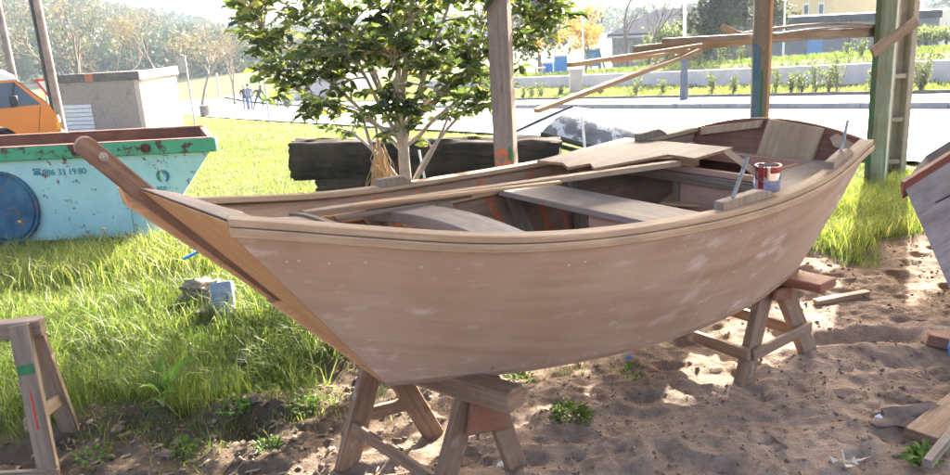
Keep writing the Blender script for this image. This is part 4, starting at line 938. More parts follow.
x, y = scatter(9000, -3.8, .6, 3.1, 6.5, lambda x, y: gnear(x, y)*np.clip((N3(x*1.7, y*1.7)-.45)*5, 0, 1)); k = len(x)      # broad leaves among the grass
P = np.stack([x, y, groundz(x, y)+rng.uniform(.01, .1, k)], 1); V, F, S = leaves(P, rng.normal(size=(k, 3))*np.array([1, 1, .3])+np.array([0, 0, .35]), rng.normal(size=(k, 3))*.35+np.array([0, 0, 1.]), rng.uniform(.02, .055, k), rng.uniform(.012, .026, k))
tag(raw('broad_leaf_weeds', V, F, S, M_WEED, np.repeat(rng.random(k), 8), smooth=True), 'small broad-leaved weeds mixed into the near grass', 'weeds', kind='stuff')
x, y = scatter(2600, -6, 5, 3.2, 10, lambda x, y: gnear(x, y)*.6); k = len(x); allV, allF, allS, allA = [], [], [], []; off = 0
addb(x, y, rng.uniform(.12, .32, k), rng.uniform(.002, .004, k), rng.uniform(.1, .6, k), np.full(k, 1.)); tag(raw('dry_stalks', allV[0], allF[0], allS[0], M_GRASS, allA[0]), 'dry pale stalks standing in the grass', 'stalks', kind='stuff')

def plant(name, label, x, y, n, L, Wf, spread, mt, cat='plant', group=None, hgt=.1, up_=.5):
    z = gz(x, y); P, D, Nn = [], [], []
    for k in range(n):
        a = random.random()*6.3; r = random.random()**.6*spread; P.append((x+cos(a)*r, y+sin(a)*r, z+random.uniform(.0, hgt))); D.append((cos(a), sin(a), random.uniform(up_-.5, up_+.4))); Nn.append((random.uniform(-.3, .3), random.uniform(-.3, .3), 1))
    LL = rng.uniform(.6, 1.2, n)*L; V, F, S = leaves(np.array(P), np.array(D, float), np.array(Nn, float), LL, LL*Wf)
    return tag(raw(name, V, F, S, mt, np.repeat(rng.random(n), 8), None, (x, y, z), True), label, cat, group)
p = atz(163, 409); plant('dock_plant', 'broad-leaved dock plant at the grass edge lower left', p.x+.03, p.y-.05, 9, .19, .32, .02, M_WEED, hgt=.05, up_=.95)
for i, (u, v, n, L, s_, lb) in enumerate(((572, 412, 150, .032, .085, 'bright leafy weed patch on the earth below the middle of the boat'), (520, 382, 100, .03, .07, 'low weeds growing right of the bow trestle beam'), (632, 375, 40, .03, .05, 'small weed tuft below the stern half of the hull'), (262, 372, 70, .035, .09, 'weeds on the bank just under the bow'), (360, 345, 60, .03, .06, 'weed tuft beside the stem foot'), (925, 462, 40, .05, .05, 'nettle-like leaves beside the plank at bottom right'), (95, 462, 60, .03, .08, 'low weeds on the earth by the sawhorse'), (235, 418, 90, .028, .07, 'weeds on the lit bank halfway between sawhorse and bow trestle'), (305, 412, 90, .026, .07, 'weeds just left of the bow trestle'), (185, 452, 60, .026, .05, 'thin weeds among the wood chips'), (268, 450, 55, .024, .05, 'weed tuft low beside the bow trestle foot'))):
    p = atz(u, v); plant('weed', lb, p.x, p.y, n, L, .6, s_, M_WEED, hgt=.05)
for i in range(14):                                     # dandelion clocks and yellow flowers by the skip
    u = random.uniform(5, 235); v = random.uniform(193, 250); p = atz(u, v); h = random.uniform(.16, .3); z = gz(p.x, p.y)
    f = thing('dandelion', 'dandelion on a thin stalk in the grass before the turquoise skip', 'flower', (p.x, p.y, z), 'dandelions in the grass')
    b = MB(); b.tube([(p.x, p.y, z), (p.x+.01, p.y, z+h)], .003, 4); b.build('stalk', M_GREENP, f)
    b = MB(); b.blob((p.x+.01, p.y, z+h+.01), (.018, .018, .016), i, 1, .1); b.build('flower_head', M_WHITE if i % 2 else M_LAMP, f)

# ------------------------------------------------------------------ skip
sk = at(214, 138, 7.1); skL = at(0, 152, 7.3); sd = Vector((skL.x-sk.x, skL.y-sk.y, 0)).normalized(); sn = Vector((-sd.y, sd.x, 0))
if sn.y < 0: sn = -sn
ztop = sk.z; zb = tz(sk.x, sk.y)-.04
skip = thing('skip', 'turquoise waste skip with green rim and rusty inside, standing in the grass at left', 'skip', (sk.x+sd.x*1.2, sk.y+sd.y*1.2, zb))
def SP(l, w, z): return Vector((sk.x, sk.y, z))+sd*(l+.5*w/.95*max(0, 1-l/1.6))+sn*w
Lk, Wk = 3.3, .95; zr = ztop-.115
fr_ = [SP(.05, .02, zr), SP(.70, .06, zb+.05), SP(Lk-.70, .06, zb+.05), SP(Lk-.05, .02, zr)]; bk_ = [SP(.05, Wk-.02, zr), SP(.70, Wk-.06, zb+.05), SP(Lk-.70, Wk-.06, zb+.05), SP(Lk-.05, Wk-.02, zr)]
b = MB(); b.grid([fr_[:2], fr_[::-1][:2]]) if False else None
b.add(fr_, [(0, 1, 2, 3)]); b.add(bk_, [(0, 1, 2, 3)])
for i in range(3): b.add([fr_[i], fr_[i+1], bk_[i+1], bk_[i]], [(0, 1, 2, 3)])
body = b.build('body', M_SKIP, skip, smooth=False)
b = MB(); ins = .04; f2 = [p+sn*ins for p in fr_]; k2 = [p-sn*ins for p in bk_]; mv = [sd*ins*1.4, sd*ins, -sd*ins, -sd*ins*1.4]; f2 = [p+q+Vector((0, 0, .03)) for p, q in zip(f2, mv)]; k2 = [p+q+Vector((0, 0, .03)) for p, q in zip(k2, mv)]
b.add(f2, [(0, 1, 2, 3)]); b.add(k2, [(0, 1, 2, 3)])
for i in range(3): b.add([f2[i], f2[i+1], k2[i+1], k2[i]], [(0, 1, 2, 3)])
b.build('inner_lining', M_SKIPIN, skip, smooth=False)
b = MB(); b.board(SP(-.02, 0, ztop-.055), SP(Lk+.02, 0, ztop-.055), .07, .125); b.build('rim', M_SKIPG, skip, bev=.008)
b = MB(); b.board(SP(-.02, Wk, ztop-.055), SP(Lk+.02, Wk, ztop-.055), .05, .11); b.build('rim', M_SKIPIN, skip, bev=.006)
for l_ in (.02, Lk-.02): b = MB(); b.board(SP(l_, .036, ztop-.056), SP(l_, Wk-.026, ztop-.056), .06, .11); b.build('rim', M_SKIPIN, skip, bev=.006)
b = MB(); b.board(SP(.0, -.0, ztop+.009), SP(Lk, -.0, ztop+.009), .06, .006); b.board(SP(.0, Wk, ztop+.009), SP(Lk, Wk, ztop+.009), .06, .006); b.build('rust_lip', M_SKIPIN, skip)
def facep(l, z, off=.004):                              # point on the near face
    k = (zr-z)/(zr-zb-.05); return SP(l, .02+.04*k, z)-sn*off
b = MB()
for l in (.62, 1.28):
    b.lathe(facep(l, ztop-.055, .058), [(.03, .0), (.045, .0), (.045, .02), (.03, .02), (.03, 0)], 14, 0, tuple(-sn))
b.build('lifting_ring', M_SKIPIN, skip)
pcb = ray(6, 207); tq = ((SP(0, .05, 0)-CP).dot(sn))/(pcb.dot(sn)); pcb = CP+pcb*tq; b = MB(); b.lathe(pcb-sn*.012, [(.0, .034), (.30, .03), (.33, .0)][::-1], 40, 0, tuple(-sn)); b.build('side_disc', M_SKIPB, skip)
b = MB(); b.lathe(pcb-sn*.012, [(.325, .0), (.345, .0), (.345, .036), (.325, .036), (.325, 0)], 40, 0, tuple(-sn)); b.build('disc_rim', M_SKIPB, skip)
def textm(name, body_, size, P, xd, zd, mt, parent, depth=.002):
    cu = bpy.data.curves.new('lettering_curve', 'FONT'); cu.body = body_; cu.size = size; cu.extrude = depth; cu.align_x = 'LEFT'
    tmp = bpy.data.objects.new('lettering_tmp', cu); COL.objects.link(tmp); bpy.context.view_layer.update()
    me = bpy.data.meshes.new_from_object(tmp.evaluated_get(bpy.context.evaluated_depsgraph_get())); bpy.data.objects.remove(tmp); me.name = name
    nd = xd.cross(zd).normalized(); Mx = Matrix((xd, zd, nd)).transposed().to_4x4(); Mx.translation = P-LOC[parent.name]
    me.transform(Mx); me.materials.clear(); me.materials.append(mt); o = bpy.data.objects.new(name, me); COL.objects.link(o); o.parent = parent; return o
def onface(u, v): 
    r = ray(u, v); f0 = facep(1, zr, 0); f1 = facep(1, zb+.05, 0); nn = sd.cross(f1-f0).normalized(); return CP+r*((f0-CP).dot(nn)/r.dot(nn))
xd = -sd; zd = (facep(1, zr, 0)-facep(1, zb+.05, 0)).normalized(); nf = xd.cross(zd)
if nf.dot(sn) > 0: nf = -nf
for u_, w_ in ((43.5, '986'), (58.5, '33'), (68.8, '19'), (78.8, '80')): textm('phone_lettering', w_, .08, onface(u_, 175.5-(u_-44)*.045)+nf*.004, xd, zd, M_TEXTB, body)
b = MB(); c = onface(37, 172)+nf*.004                  # telephone pictogram
b.prism([c+xd*x*.03+zd*z*.03 for x, z in ((-1.2, -1), (1.2, -1), (1.0, .1), (.4, .5), (-.4, .5), (-1.0, .1))], nf*.002); b.prism([c+xd*x*.03+zd*z*.03 for x, z in ((-1.4, .5), (-1, .35), (-.5, .75), (.5, .75), (1, .35), (1.4, .5), (1.1, 1.1), (-1.1, 1.1))], nf*.002); b.build('telephone_pictogram', M_TEXTB, body)
c = onface(163, 176)+nf*.004
for sg, mm in ((1, M_TEXTB), (-1, M_SKIPG)):
    b = MB(); o_ = [(.018+.045*sin(t), -.055*cos(t)) for t in np.linspace(0, pi, 9)]; i_ = [(.014+.016*sin(t), -.045*cos(t)) for t in np.linspace(pi, 0, 9)]
    b.prism([c+xd*(sg*x)+zd*z for x, z in o_+i_], nf*.002); b.build('leaf_emblem', mm, body)
textm('emblem_lettering', 'eco', .07, onface(157, 190)+nf*.004, xd, zd, M_TEXTB, body)

# ------------------------------------------------------------------ van
vy = 17.0; vf = at(62, 138, vy); vz = tz(vf.x, vf.y)+.06; vang = radians(31)
van = thing('van', 'orange camper van with a white roof parked behind the skip', 'van', (vf.x-2.2, vf.y, vz)); VX = Vector((cos(vang), sin(vang), 0)); VY = Vector((-sin(vang), cos(vang), 0))
def vp(x, y, z): return Vector((vf.x, vf.y, vz))+VX*x+VY*(y+.0)+Vector((0, 0, z))     # x: back from the nose is negative, y: from the near side
def hw(z): return 0 if z < 1.12 else (z-1.12)*.19
prof = [(0, .42), (0.02, .62), (-.03, .95), (-.12, 1.16), (-.68, 1.74), (-.82, 1.82), (-4.3, 1.86), (-4.45, 1.7), (-4.5, 1.1), (-4.5, .42)]
arch = [(-1.18+.42*cos(a), .42+.40*sin(a)) for a in np.linspace(pi, 0, 11)]; arch2 = [(-3.62+.42*cos(a), .42+.40*sin(a)) for a in np.linspace(pi, 0, 11)]
lowp = [(0, .42), (.02, .62), (-.03, .95), (-.1, 1.12), (-4.5, 1.12), (-4.5, .42)]+arch2+arch
upp = [(-.1, 1.12), (-.68, 1.74), (-.80, 1.80), (-4.33, 1.83), (-4.45, 1.7), (-4.5, 1.12)]
b = MB()
for sidey, sg in ((0, 1), (1.84, -1)):
    b.add([vp(x, sidey, z) for x, z in lowp], [tuple(range(len(lowp)))]); b.add([vp(x, sidey+sg*hw(z), z) for x, z in upp], [tuple(range(len(upp)))])
pr = prof[:4]+upp[1:]+[prof[-1]]
for i in range(len(prof)-1):
    (x0, z0_), (x1, z1_) = prof[i], prof[i+1]; b.add([vp(x0, hw(z0_), z0_), vp(x0, 1.84-hw(z0_), z0_), vp(x1, 1.84-hw(z1_), z1_), vp(x1, hw(z1_), z1_)], [(0, 1, 2, 3)])
b.build('body', M_VAN, van, smooth=False)
b = MB(); rp = [(-.62, 1.72), (-.80, 1.83), (-1.2, 1.93), (-2.5, 1.98), (-4.1, 1.95), (-4.38, 1.80), (-4.42, 1.72)]
b.grid([[vp(x, hw(z)-.012 if z < 1.85 else .22, z) for x, z in rp], [vp(x, hw(z)-.02+.0 if z < 1.80 else .14+hw(1.8), z+.02) for x, z in rp], [vp(x, .92, z+.06) for x, z in rp], [vp(x, 1.84-.14-hw(min(z, 1.8)), z+.02) for x, z in rp], [vp(x, 1.84-hw(min(z, 1.8))+.012, z) for x, z in rp]])
b.add([vp(x, hw(min(z, 1.8))-.013, z) for x, z in [(-.60, 1.71), (-.80, 1.84), (-1.2, 1.93), (-2.5, 1.98), (-4.1, 1.95), (-4.38, 1.8), (-4.44, 1.71)]], [tuple(range(7))]); b.build('roof', M_VANW, van)
def pane(name, pts, mt, out=.008):
    b = MB(); b.prism([vp(x, hw(z)-out, z) for x, z in pts], VY*.004); return b.build(name, mt, van)
pane('side_window', [(-.30, 1.17), (-.70, 1.62), (-.78, 1.655), (-.98, 1.655), (-.98, 1.17)], M_GLASS) if False else None
fw_ = pane('side_window', [(-.26, 1.17), (-.62, 1.60), (-.69, 1.66), (-1.62, 1.66), (-1.62, 1.17)], M_GLASS); pane('side_window', [(-1.9, 1.17), (-1.9, 1.66), (-3.0, 1.66), (-3.0, 1.17)], M_GLASS); pane('side_window', [(-3.15, 1.17), (-3.15, 1.66), (-4.25, 1.66), (-4.3, 1.17)], M_GLASS)
b = MB(); b.board(vp(-.66, hw(1.6)-.016, 1.66), vp(-.80, -.012+hw(1.17), 1.16), .018, .035, VX); b.build('window_bar', M_PLASTIC, van)
b = MB(); b.board(vp(-.74, -.1, 1.22), vp(-.74, -.1, 1.40), .1, .14, VX); b.board(vp(-.7, -.03, 1.2), vp(-.72, -.1, 1.24), .03, .03); b.build('wing_mirror', M_PLASTIC, van, bev=.02)
b = MB(); b.lathe(vp(-1.40, .001, .66), [(.085, 0), (.085, .01), (.06, .014), (.05, .008), (0, .008)], 18, 0, tuple(-VY)); b.build('fuel_cap', M_PLASTIC, van)
b = MB(); b.board(vp(-1.5, -.02, 1.02), vp(-1.32, -.02, 1.02), .03, .035); b.build('door_handle', M_STEEL, van)
b = MB(); b.board(vp(-.28, -.004, 1.14), vp(-.42, -.004, .55), .004, .012, VX); b.board(vp(-1.64, -.004, 1.14), vp(-1.64, -.004, .45), .004, .012, VX); b.build('door_gap', M_PLASTIC, van)
b = MB(); b.board(vp(-4.5, -.006, .96), vp(-.02, -.006, .96), .008, .02); b.build('side_moulding', M_VAN, van)
for y_ in (.25, 1.59):
    b = MB(); b.lathe(vp(.012, y_, .8), [(.1, 0), (.1, .03), (.0, .05)], 16, 0, tuple(VX)); b.build('headlight', M_WHITE, van)
b = MB(); b.board(vp(-.06, -.012, .70), vp(.03, -.012, .70), .03, .14); b.build('indicator', M_LAMP, van)
b = MB(); b.board(vp(.06, -.02, .46), vp(.06, 1.86, .46), .12, .16); b.board(vp(-.3, -.03, .46), vp(.08, -.03, .46), .04, .14); b.build('bumper', M_GALV, van, bev=.015)
b = MB(); b.prism([vp(-.16, .12, 1.18), vp(-.16, 1.72, 1.18), vp(-.64, 1.63, 1.69), vp(-.64, .21, 1.69)], VX*.02+Vector((0, 0, .016))); b.build('windscreen', M_GLASS, van)
for x in (-1.18, -3.62):
    for y_ in (.02, 1.64):
        b = MB(); b.lathe(vp(x, y_, .32), [(.2, 0), (.31, .0), (.32, .03), (.32, .15), (.31, .18), (.2, .18)], 24, 0, tuple(VY)); wh = b.build('wheel', M_BLACK, van); b = MB(); b.lathe(vp(x, y_+.02, .32), [(0, 0), (.1, -.01), (.2, .02), (.2, .13), (0, .13)], 20, 0, tuple(VY)); b.build('rim', M_GALV, wh)
b = MB(); b.board(vp(-4.4, .06, .5), vp(-.05, .06, .5), .05, .3); b.board(vp(-4.4, .95, .5), vp(-.05, .95, .5), 1.3, .3); b.build('underbody', M_PLASTIC, van)

# ------------------------------------------------------------------ utility hut
hY = 30.; c0_ = at(148, 137, hY); c1_ = at(66, 146, hY+1.0); c2_ = at(185, 133, hY+2.6); top = at(146, 72, hY).z
hz_ = tz(c0_.x, c0_.y)-.3
hut = thing('utility_hut', 'small flat-roofed pebbledash hut behind the orange van', 'hut', (c0_.x, c0_.y, hz_))
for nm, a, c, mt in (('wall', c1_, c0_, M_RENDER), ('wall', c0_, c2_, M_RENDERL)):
    b = MB(); d = Vector((c.x-a.x, c.y-a.y, 0)); a_ = Vector((a.x, a.y, hz_)); bk = Vector((-d.y, d.x, 0)).normalized()*.2
    b.prism([a_, a_+d, a_+d+Vector((0, 0, top-hz_-.25)), a_+Vector((0, 0, top-hz_-.25))], bk); b.build(nm, mt, hut)
c3_ = Vector((c1_.x+c2_.x-c0_.x, c1_.y+c2_.y-c0_.y, 0))
for a, c in ((c2_, c3_), (c3_, c1_)):
    b = MB(); d = Vector((c.x-a.x, c.y-a.y, 0)); a_ = Vector((a.x, a.y, hz_)); bk = Vector((-d.y, d.x, 0)).normalized()*.2
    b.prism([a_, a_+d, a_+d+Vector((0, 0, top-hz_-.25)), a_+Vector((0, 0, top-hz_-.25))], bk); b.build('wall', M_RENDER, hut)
def rim_(p, k): 
    ce = (c1_+c2_)*.5; q = Vector((p.x-ce.x, p.y-ce.y, 0)); return Vector((ce.x, ce.y, 0))+q*k
q4 = [rim_(p, 1.035) for p in (c1_, c0_, c2_, c3_)]
b = MB(); b.prism([Vector((p.x, p.y, top-.25-dz_)) for p, dz_ in zip(q4, (0, 0, .06, .42))], (0, 0, .30)); b.build('roof_slab', M_SLAB, hut)
b = MB(); d = q4[2]-q4[1]; nn = Vector((d.y, -d.x, 0)).normalized(); b.prism([Vector((q4[1].x, q4[1].y, top-.26)), Vector((q4[2].x, q4[2].y, top-.26)), Vector((q4[2].x, q4[2].y, top+.06)), Vector((q4[1].x, q4[1].y, top+.06))], nn*.04); b.build('roof_fascia', M_SLABL, hut)
d = (c0_-c1_); nn = Vector((d.y, -d.x, 0)).normalized()
b = MB(); tp = q4[0].lerp(q4[1], .40); e_ = q4[0].lerp(q4[1], .49); b.prism([Vector((tp.x, tp.y, top-.24)), Vector((e_.x, e_.y, top-.24)), Vector((e_.x, e_.y, top+.04)), Vector((tp.x, tp.y, top+.04))], nn*.03); b.build('roof_tile_patch', M_TERRA, hut)
b = MB()
for k in range(7):
    zz = hz_+.42+k*.155; a = c1_.lerp(c0_, .05); c = c1_.lerp(c0_, .40); b.board(Vector((a.x, a.y, zz))+nn*.02, Vector((c.x, c.y, zz))+nn*.02, .04, .13)
b.build('louvred_door', M_WHITE, hut, bev=.01)

# ------------------------------------------------------------------ signs and poles
def polet(name, label, u, v, Y, h, r, mt, cat='pole', r1=None, lean=(0, 0)):
    p = at(u, v, Y); z = tz(p.x, p.y); o = thing(name, label, cat, (p.x, p.y, z)); b = MB(); b.tube([(p.x, p.y, z-.2), (p.x+lean[0], p.y+lean[1], z+h)], [r, r1 or r], 10); b.build('shaft', mt, o); return o, Vector((p.x, p.y, z))
o, p = polet('utility_pole', 'tall weathered utility pole rising behind the orange van', 62, 128, 24, 9, .13, M_UPOLE, 'utility pole', .09)
b = MB(); b.tube([(p.x-.17, p.y, p.z), (p.x-.15, p.y, p.z+9)], .06, 6); b.build('dark_side_strip', M_PLASTIC, o)  # dark strip running up the left side of the pole
polet('utility_pole', 'utility pole at the far left edge above the van roof', 20, 110, 30, 10, .15, M_UPOLE, 'utility pole', .1)
o, p = polet('sign_post', 'grey post with a square sign seen from behind, right of the hut', 196, 131, 27, 2.55, .03, M_GALV, 'road sign')
b = MB(); b.board((p.x-.25, p.y-.04, p.z+2.25), (p.x+.02, p.y-.04, p.z+2.25), .01, .5); b.build('sign_plate', M_SIGNB, o)
o, p = polet('sign_post', 'thin post with a round sign and a rectangular sign, left of the small tree', 269.5, 121, 32, 3.3, .035, M_GALV, 'road sign')
b = MB(); b.lathe((p.x, p.y-.05, p.z+2.85), [(.0, 0), (.32, 0), (.32, .012), (0, .012)], 24, 0, (0, 1, 0)); b.build('sign_plate', M_SIGNB, o)
b = MB(); b.board((p.x-.3, p.y-.05, p.z+2.3), (p.x+.3, p.y-.05, p.z+2.3), .012, .32); b.build('sign_plate', M_SIGNB, o)
o, p = polet('yield_sign', 'red and white yield triangle on a post behind the van', 51, 120, 26, 1.9, .03, M_GALV, 'road sign')
pt_ = at(47, 85, 26); 
b = MB(); tri = lambda r, y_: [Vector((pt_.x+r*cos(a), pt_.y+y_, pt_.z+r*sin(a))) for a in (radians(150), radians(30), radians(-90))]
b.prism(tri(.40, -.06), (0, .012, 0)); b.build('sign_plate', M_SIGNR, o); b = MB(); b.prism(tri(.26, -.066), (0, .005, 0)); b.build('sign_centre', M_WHITE, o)
o, p = polet('street_lamp', 'tall street lamp with dark thick base on the verge beyond the road', 684, 92, 24.5, 8, .055, M_WHITE, 'street lamp', .045)
b = MB(); b.tube([(p.x, p.y, p.z-.1), (p.x, p.y, p.z+.9), (p.x, p.y, p.z+1.75)], [.14, .11, .075], 12); b.build('base_column', M_LAMPP, o)
b = MB(); b.tube([(p.x, p.y, p.z+8), (p.x-.6, p.y-.6, p.z+8.2)], .04, 6); b.box((p.x-.8, p.y-.75, p.z+8.2), (.5, .2, .1), .8); b.build('lamp_head', M_GALV, o)
polet('street_lamp', 'slim pale lamp pole in front of the autumn trees', 584, 80, 42, 7, .05, M_WHITE, 'street lamp', .04)
polet('street_lamp', 'slim pale pole standing before the long grey building', 782.5, 66, 34, 7, .045, M_WHITE, 'street lamp', .035)
polet('utility_pole', 'dark thin distant pole right of the people', 279, 112, 60, 3.4, .08, M_UPOLE)
polet('utility_pole', 'thin distant post right of the signpost by the road', 222, 112, 52, 2.6, .06, M_GALV)
b = MB(); p = at(205, 110, 50); z = tz(p.x, p.y); b.lathe((p.x, p.y, z), [(.3, 0), (.33, .3), (.3, .65), (0, .68)], 12); tag(b.build('concrete_bollard', M_ROCK, loc=(p.x, p.y, z)), 'squat dark bollard on the grass by the far road', 'bollard')

# ------------------------------------------------------------------ people
def person(label, u, v, Y, mats, pose, yaw=0., s_=1.):
    p = at(u, v, Y); z = tz(p.x, p.y); o = None
    J = dict(pel=(0, 0, .95), chest=(0, 0, 1.28), neck=(0, 0, 1.48), head=(0, .01, 1.62), crown=(0, 0, 1.74), lh=(-.1, 0, .9), lk=(-.11, -.02, .5), lf=(-.11, 0, .08), lt=(-.12, -.16, .03), rh=(.1, 0, .9), rk=(.11, -.02, .5), rf=(.11, 0, .08), rt=(.12, -.16, .03), ls=(-.2, 0, 1.42), le=(-.27, .02, 1.15), lw=(-.24, -.12, .95), lha=(-.22, -.18, .88), rs=(.2, 0, 1.42), re=(.27, .02, 1.15), rw=(.24, -.12, .95), rha=(.22, -.18, .88))
    J.update(pose); names = list(J); rad = dict(pel=(.15, .11), chest=(.18, .12), neck=(.06, .06), head=(.085, .10), crown=(.06, .07), lh=(.1, .1), rh=(.1, .1), lk=(.07, .07), rk=(.07, .07), lf=(.05, .05), rf=(.05, .05), lt=(.04, .04), rt=(.04, .04), ls=(.075, .075), rs=(.075, .075), le=(.055, .055), re=(.055, .055), lw=(.04, .04), rw=(.04, .04), lha=(.035, .035), rha=(.035, .035))
    E = [('pel', 'chest'), ('chest', 'neck'), ('neck', 'head'), ('head', 'crown'), ('pel', 'lh'), ('lh', 'lk'), ('lk', 'lf'), ('lf', 'lt'), ('pel', 'rh'), ('rh', 'rk'), ('rk', 'rf'), ('rf', 'rt'), ('chest', 'ls'), ('ls', 'le'), ('le', 'lw'), ('lw', 'lha'), ('chest', 'rs'), ('rs', 're'), ('re', 'rw'), ('rw', 'rha')]
    me = bpy.data.meshes.new('person'); me.from_pydata([tuple(c*s_ for c in J[k]) for k in names], [(names.index(a), names.index(c)) for a, c in E], [])
    ob = bpy.data.objects.new('person_rig', me); COL.objects.link(ob); sk_ = ob.modifiers.new('skin', 'SKIN'); su = ob.modifiers.new('sub', 'SUBSURF'); su.levels = 2; su.render_levels = 2
    if not me.skin_vertices: me.skin_vertices.new()
    for i, k in enumerate(names): me.skin_vertices[0].data[i].radius = rad[k]; me.skin_vertices[0].data[i].use_root = (k == 'pel')
    bpy.context.view_layer.update(); m2 = bpy.data.meshes.new_from_object(ob.evaluated_get(bpy.context.evaluated_depsgraph_get())); bpy.data.objects.remove(ob); m2.name = 'person'
    m2.materials.clear()
    for mm in mats: m2.materials.append(mm)
    for pl_ in m2.polygons:
        c = pl_.center; m_ = 0
        if c.z < .93*s_ and abs(c.x-J['pel'][0]*s_) < .21: m_ = 1
        if c.z > 1.5*s_ and abs(c.x-J['head'][0]*s_) < .12: m_ = 2
        for hk_ in ('lha', 'rha'):
            if (c-Vector(J[hk_])*s_).length < .07: m_ = 2
        if c.z < .07: m_ = 3
        pl_.material_index = m_
    m2.shade_smooth(); o = bpy.data.objects.new('person', m2); COL.objects.link(o); o.location = (p.x, p.y, z+.0); o.rotation_euler = (0, 0, yaw); LOC[o.name] = Vector((0, 0, 0))
    hx, hy, hz = [c*s_ for c in J['head']]; b = MB(); b.blob((hx, hy+.015, hz+.06), (.1, .115, .09), 2, 2, .05); h_ = b.build('hair', mats[4], o); tag(o, label, 'person'); return o
M_NAVY = plain('navy_cloth', (.02, .022, .035), (.035, .04, .055), 9, .9); M_JEAN = plain('blue_denim', (.07, .1, .2), (.11, .15, .26), 9, .9); M_GREYC = plain('blue_grey_cloth', (.14, .15, .22), (.2, .21, .28), 9, .9); M_HAIR = plain('dark_hair', (.02, .015, .012), (.04, .03, .025), 9, .8); M_HAIRG = plain('grey_hair', (.25, .24, .23), (.35, .34, .33), 9, .8); M_DKJ = plain('dark_trousers', (.025, .03, .06), (.04, .05, .09), 9, .9)
person('person in a dark jacket and jeans, left one of the pair by the far road', 246.5, 110.5, 56.5, [M_NAVY, M_JEAN, M_SKIN, M_BLACK, M_HAIRG], {}, .4)
person('person in a blue-grey jacket and jeans, right of the pair by the road', 250.8, 110, 55.5, [M_GREYC, M_JEAN, M_SKIN, M_BLACK, M_HAIR], {}, 2.9, 1.04)
person('person in dark clothes leaning forward mid-stride', 259.5, 109, 56, [M_NAVY, M_DKJ, M_SKIN, M_BLACK, M_HAIR], dict(chest=(.12, 0, 1.22), neck=(.2, 0, 1.4), head=(.24, 0, 1.54), crown=(.27, 0, 1.65), lh=(-.08, 0, .9), lk=(-.25, .05, .5), lf=(-.42, .08, .08), lt=(-.4, -.08, .03), rk=(.3, -.1, .6), rf=(.28, .05, .22), rt=(.36, -.08, .14), ls=(-.06, -.05, 1.36), le=(-.28, -.1, 1.18), lw=(-.36, -.15, .98), lha=(-.38, -.18, .9), rs=(.3, 0, 1.3), re=(.42, -.1, 1.06), rw=(.5, -.15, .88), rha=(.52, -.18, .82)), .1)

# ------------------------------------------------------------------ retaining wall, buildings
b = MB(); pts = [W0+WD*t for t in np.linspace(-12, 42, 28)]
for i in range(27):
    a, c = pts[i], pts[i+1]; za = float(tz0(*a))+.13; zc = float(tz0(*c))+.13
    b.prism([(a[0], a[1], za-.2), (c[0], c[1], zc-.2), (c[0], c[1], zc+.56), (a[0], a[1], za+.56)], (WN[0]*.26, WN[1]*.26, 0))
tag(b.build('retaining_wall', M_WALL, smooth=False), 'long low lilac-grey retaining wall along the verge', 'wall')
b = MB(); p = at(576, 90, 34); z = tz(p.x, p.y); b.box((p.x, p.y, z+.45), (.5, .5, 1.0)); b.box((p.x, p.y, z+.98), (.58, .58, .08)); tag(b.build('gate_pillar', M_RENDERL, loc=(p.x, p.y, z), bev=.02), 'short square stone pillar on the verge by the board ends', 'pillar')
def block(root, name, ua, ub, vtop, vbot, Y0, Y1, depth, mt):
    a = at(ua, vtop, Y0); c = at(ub, vtop, Y1); zt = (a.z+c.z)/2; zb_ = min(at(ua, vbot, Y0).z, at(ub, vbot, Y1).z)-.5
    d = Vector((c.x-a.x, c.y-a.y, 0)); bk = Vector((-d.y, d.x, 0)).normalized()*depth
    if bk.y < 0: bk = -bk
    b = MB(); b.prism([(a.x, a.y, zb_), (c.x, c.y, zb_), (c.x, c.y, zt), (a.x, a.y, zt)], bk); o = b.build(name, mt, root, smooth=False)
    return o, Vector((a.x, a.y, zb_)), d, bk, zt
def facade(root, nm, a, d, bk, u0, u1, z0, z1, mt, out=.05):
    nrm = -bk.normalized(); p0 = Vector((a.x, a.y, 0))+d*u0; p1 = Vector((a.x, a.y, 0))+d*u1; b = MB()
    b.prism([(p0.x, p0.y, z0), (p1.x, p1.y, z0), (p1.x, p1.y, z1), (p0.x, p0.y, z1)], nrm*out); return b.build(nm, mt, root, smooth=False)
gb = thing('grey_building', 'long low grey building with a pale blue door behind the verge', 'building', at(838, 68, 46))
o, a, d, bk, zt = block(gb, 'wall', 742, 940, 17, 68, 50, 44, 9, M_GREYB); L = d.length
facade(gb, 'roof_edge', a, d, bk, -.01, 1.01, zt-.28, zt+.12, M_SLATE, .2); zd0 = at(820, 66, 48).z; facade(gb, 'door', a, d, bk, .365, .445, zd0-.3, at(820, 39, 48).z, M_BLUED)
for k in (.58, .75): facade(gb, 'wall_panel', a, d, bk, k, k+.004, zd0, zt-.3, M_SLATE, .03)
yb = thing('yellow_house', 'pale yellow house with two white-framed windows above the grey building', 'house', at(808, 60, 75))
o, a, d, bk, zt = block(yb, 'wall', 786, 836, -40, 60, 76, 72, 8, M_YEL); o2, a2, d2, bk2, zt2 = block(yb, 'side_wall', 752, 786, -12, 60, 84, 76, .4, M_YEL)
b = MB(); aa = Vector((a.x, a.y, zt)); b.prism([aa-d*.06, aa+d*.5+Vector((0, 0, 2.2)), aa+d*1.06], bk*1.0); b.build('roof', M_TERRA, yb)
b = MB(); b.prism([Vector((a2.x, a2.y, zt2-.1)), Vector((a2.x, a2.y, zt2-.1))+d2, Vector((a2.x, a2.y, zt2+1.6))+d2+bk.normalized()*2, Vector((a2.x, a2.y, zt2+1.6))+bk.normalized()*2], (0, 0, .2)); b.build('side_roof', M_SLATE, yb)
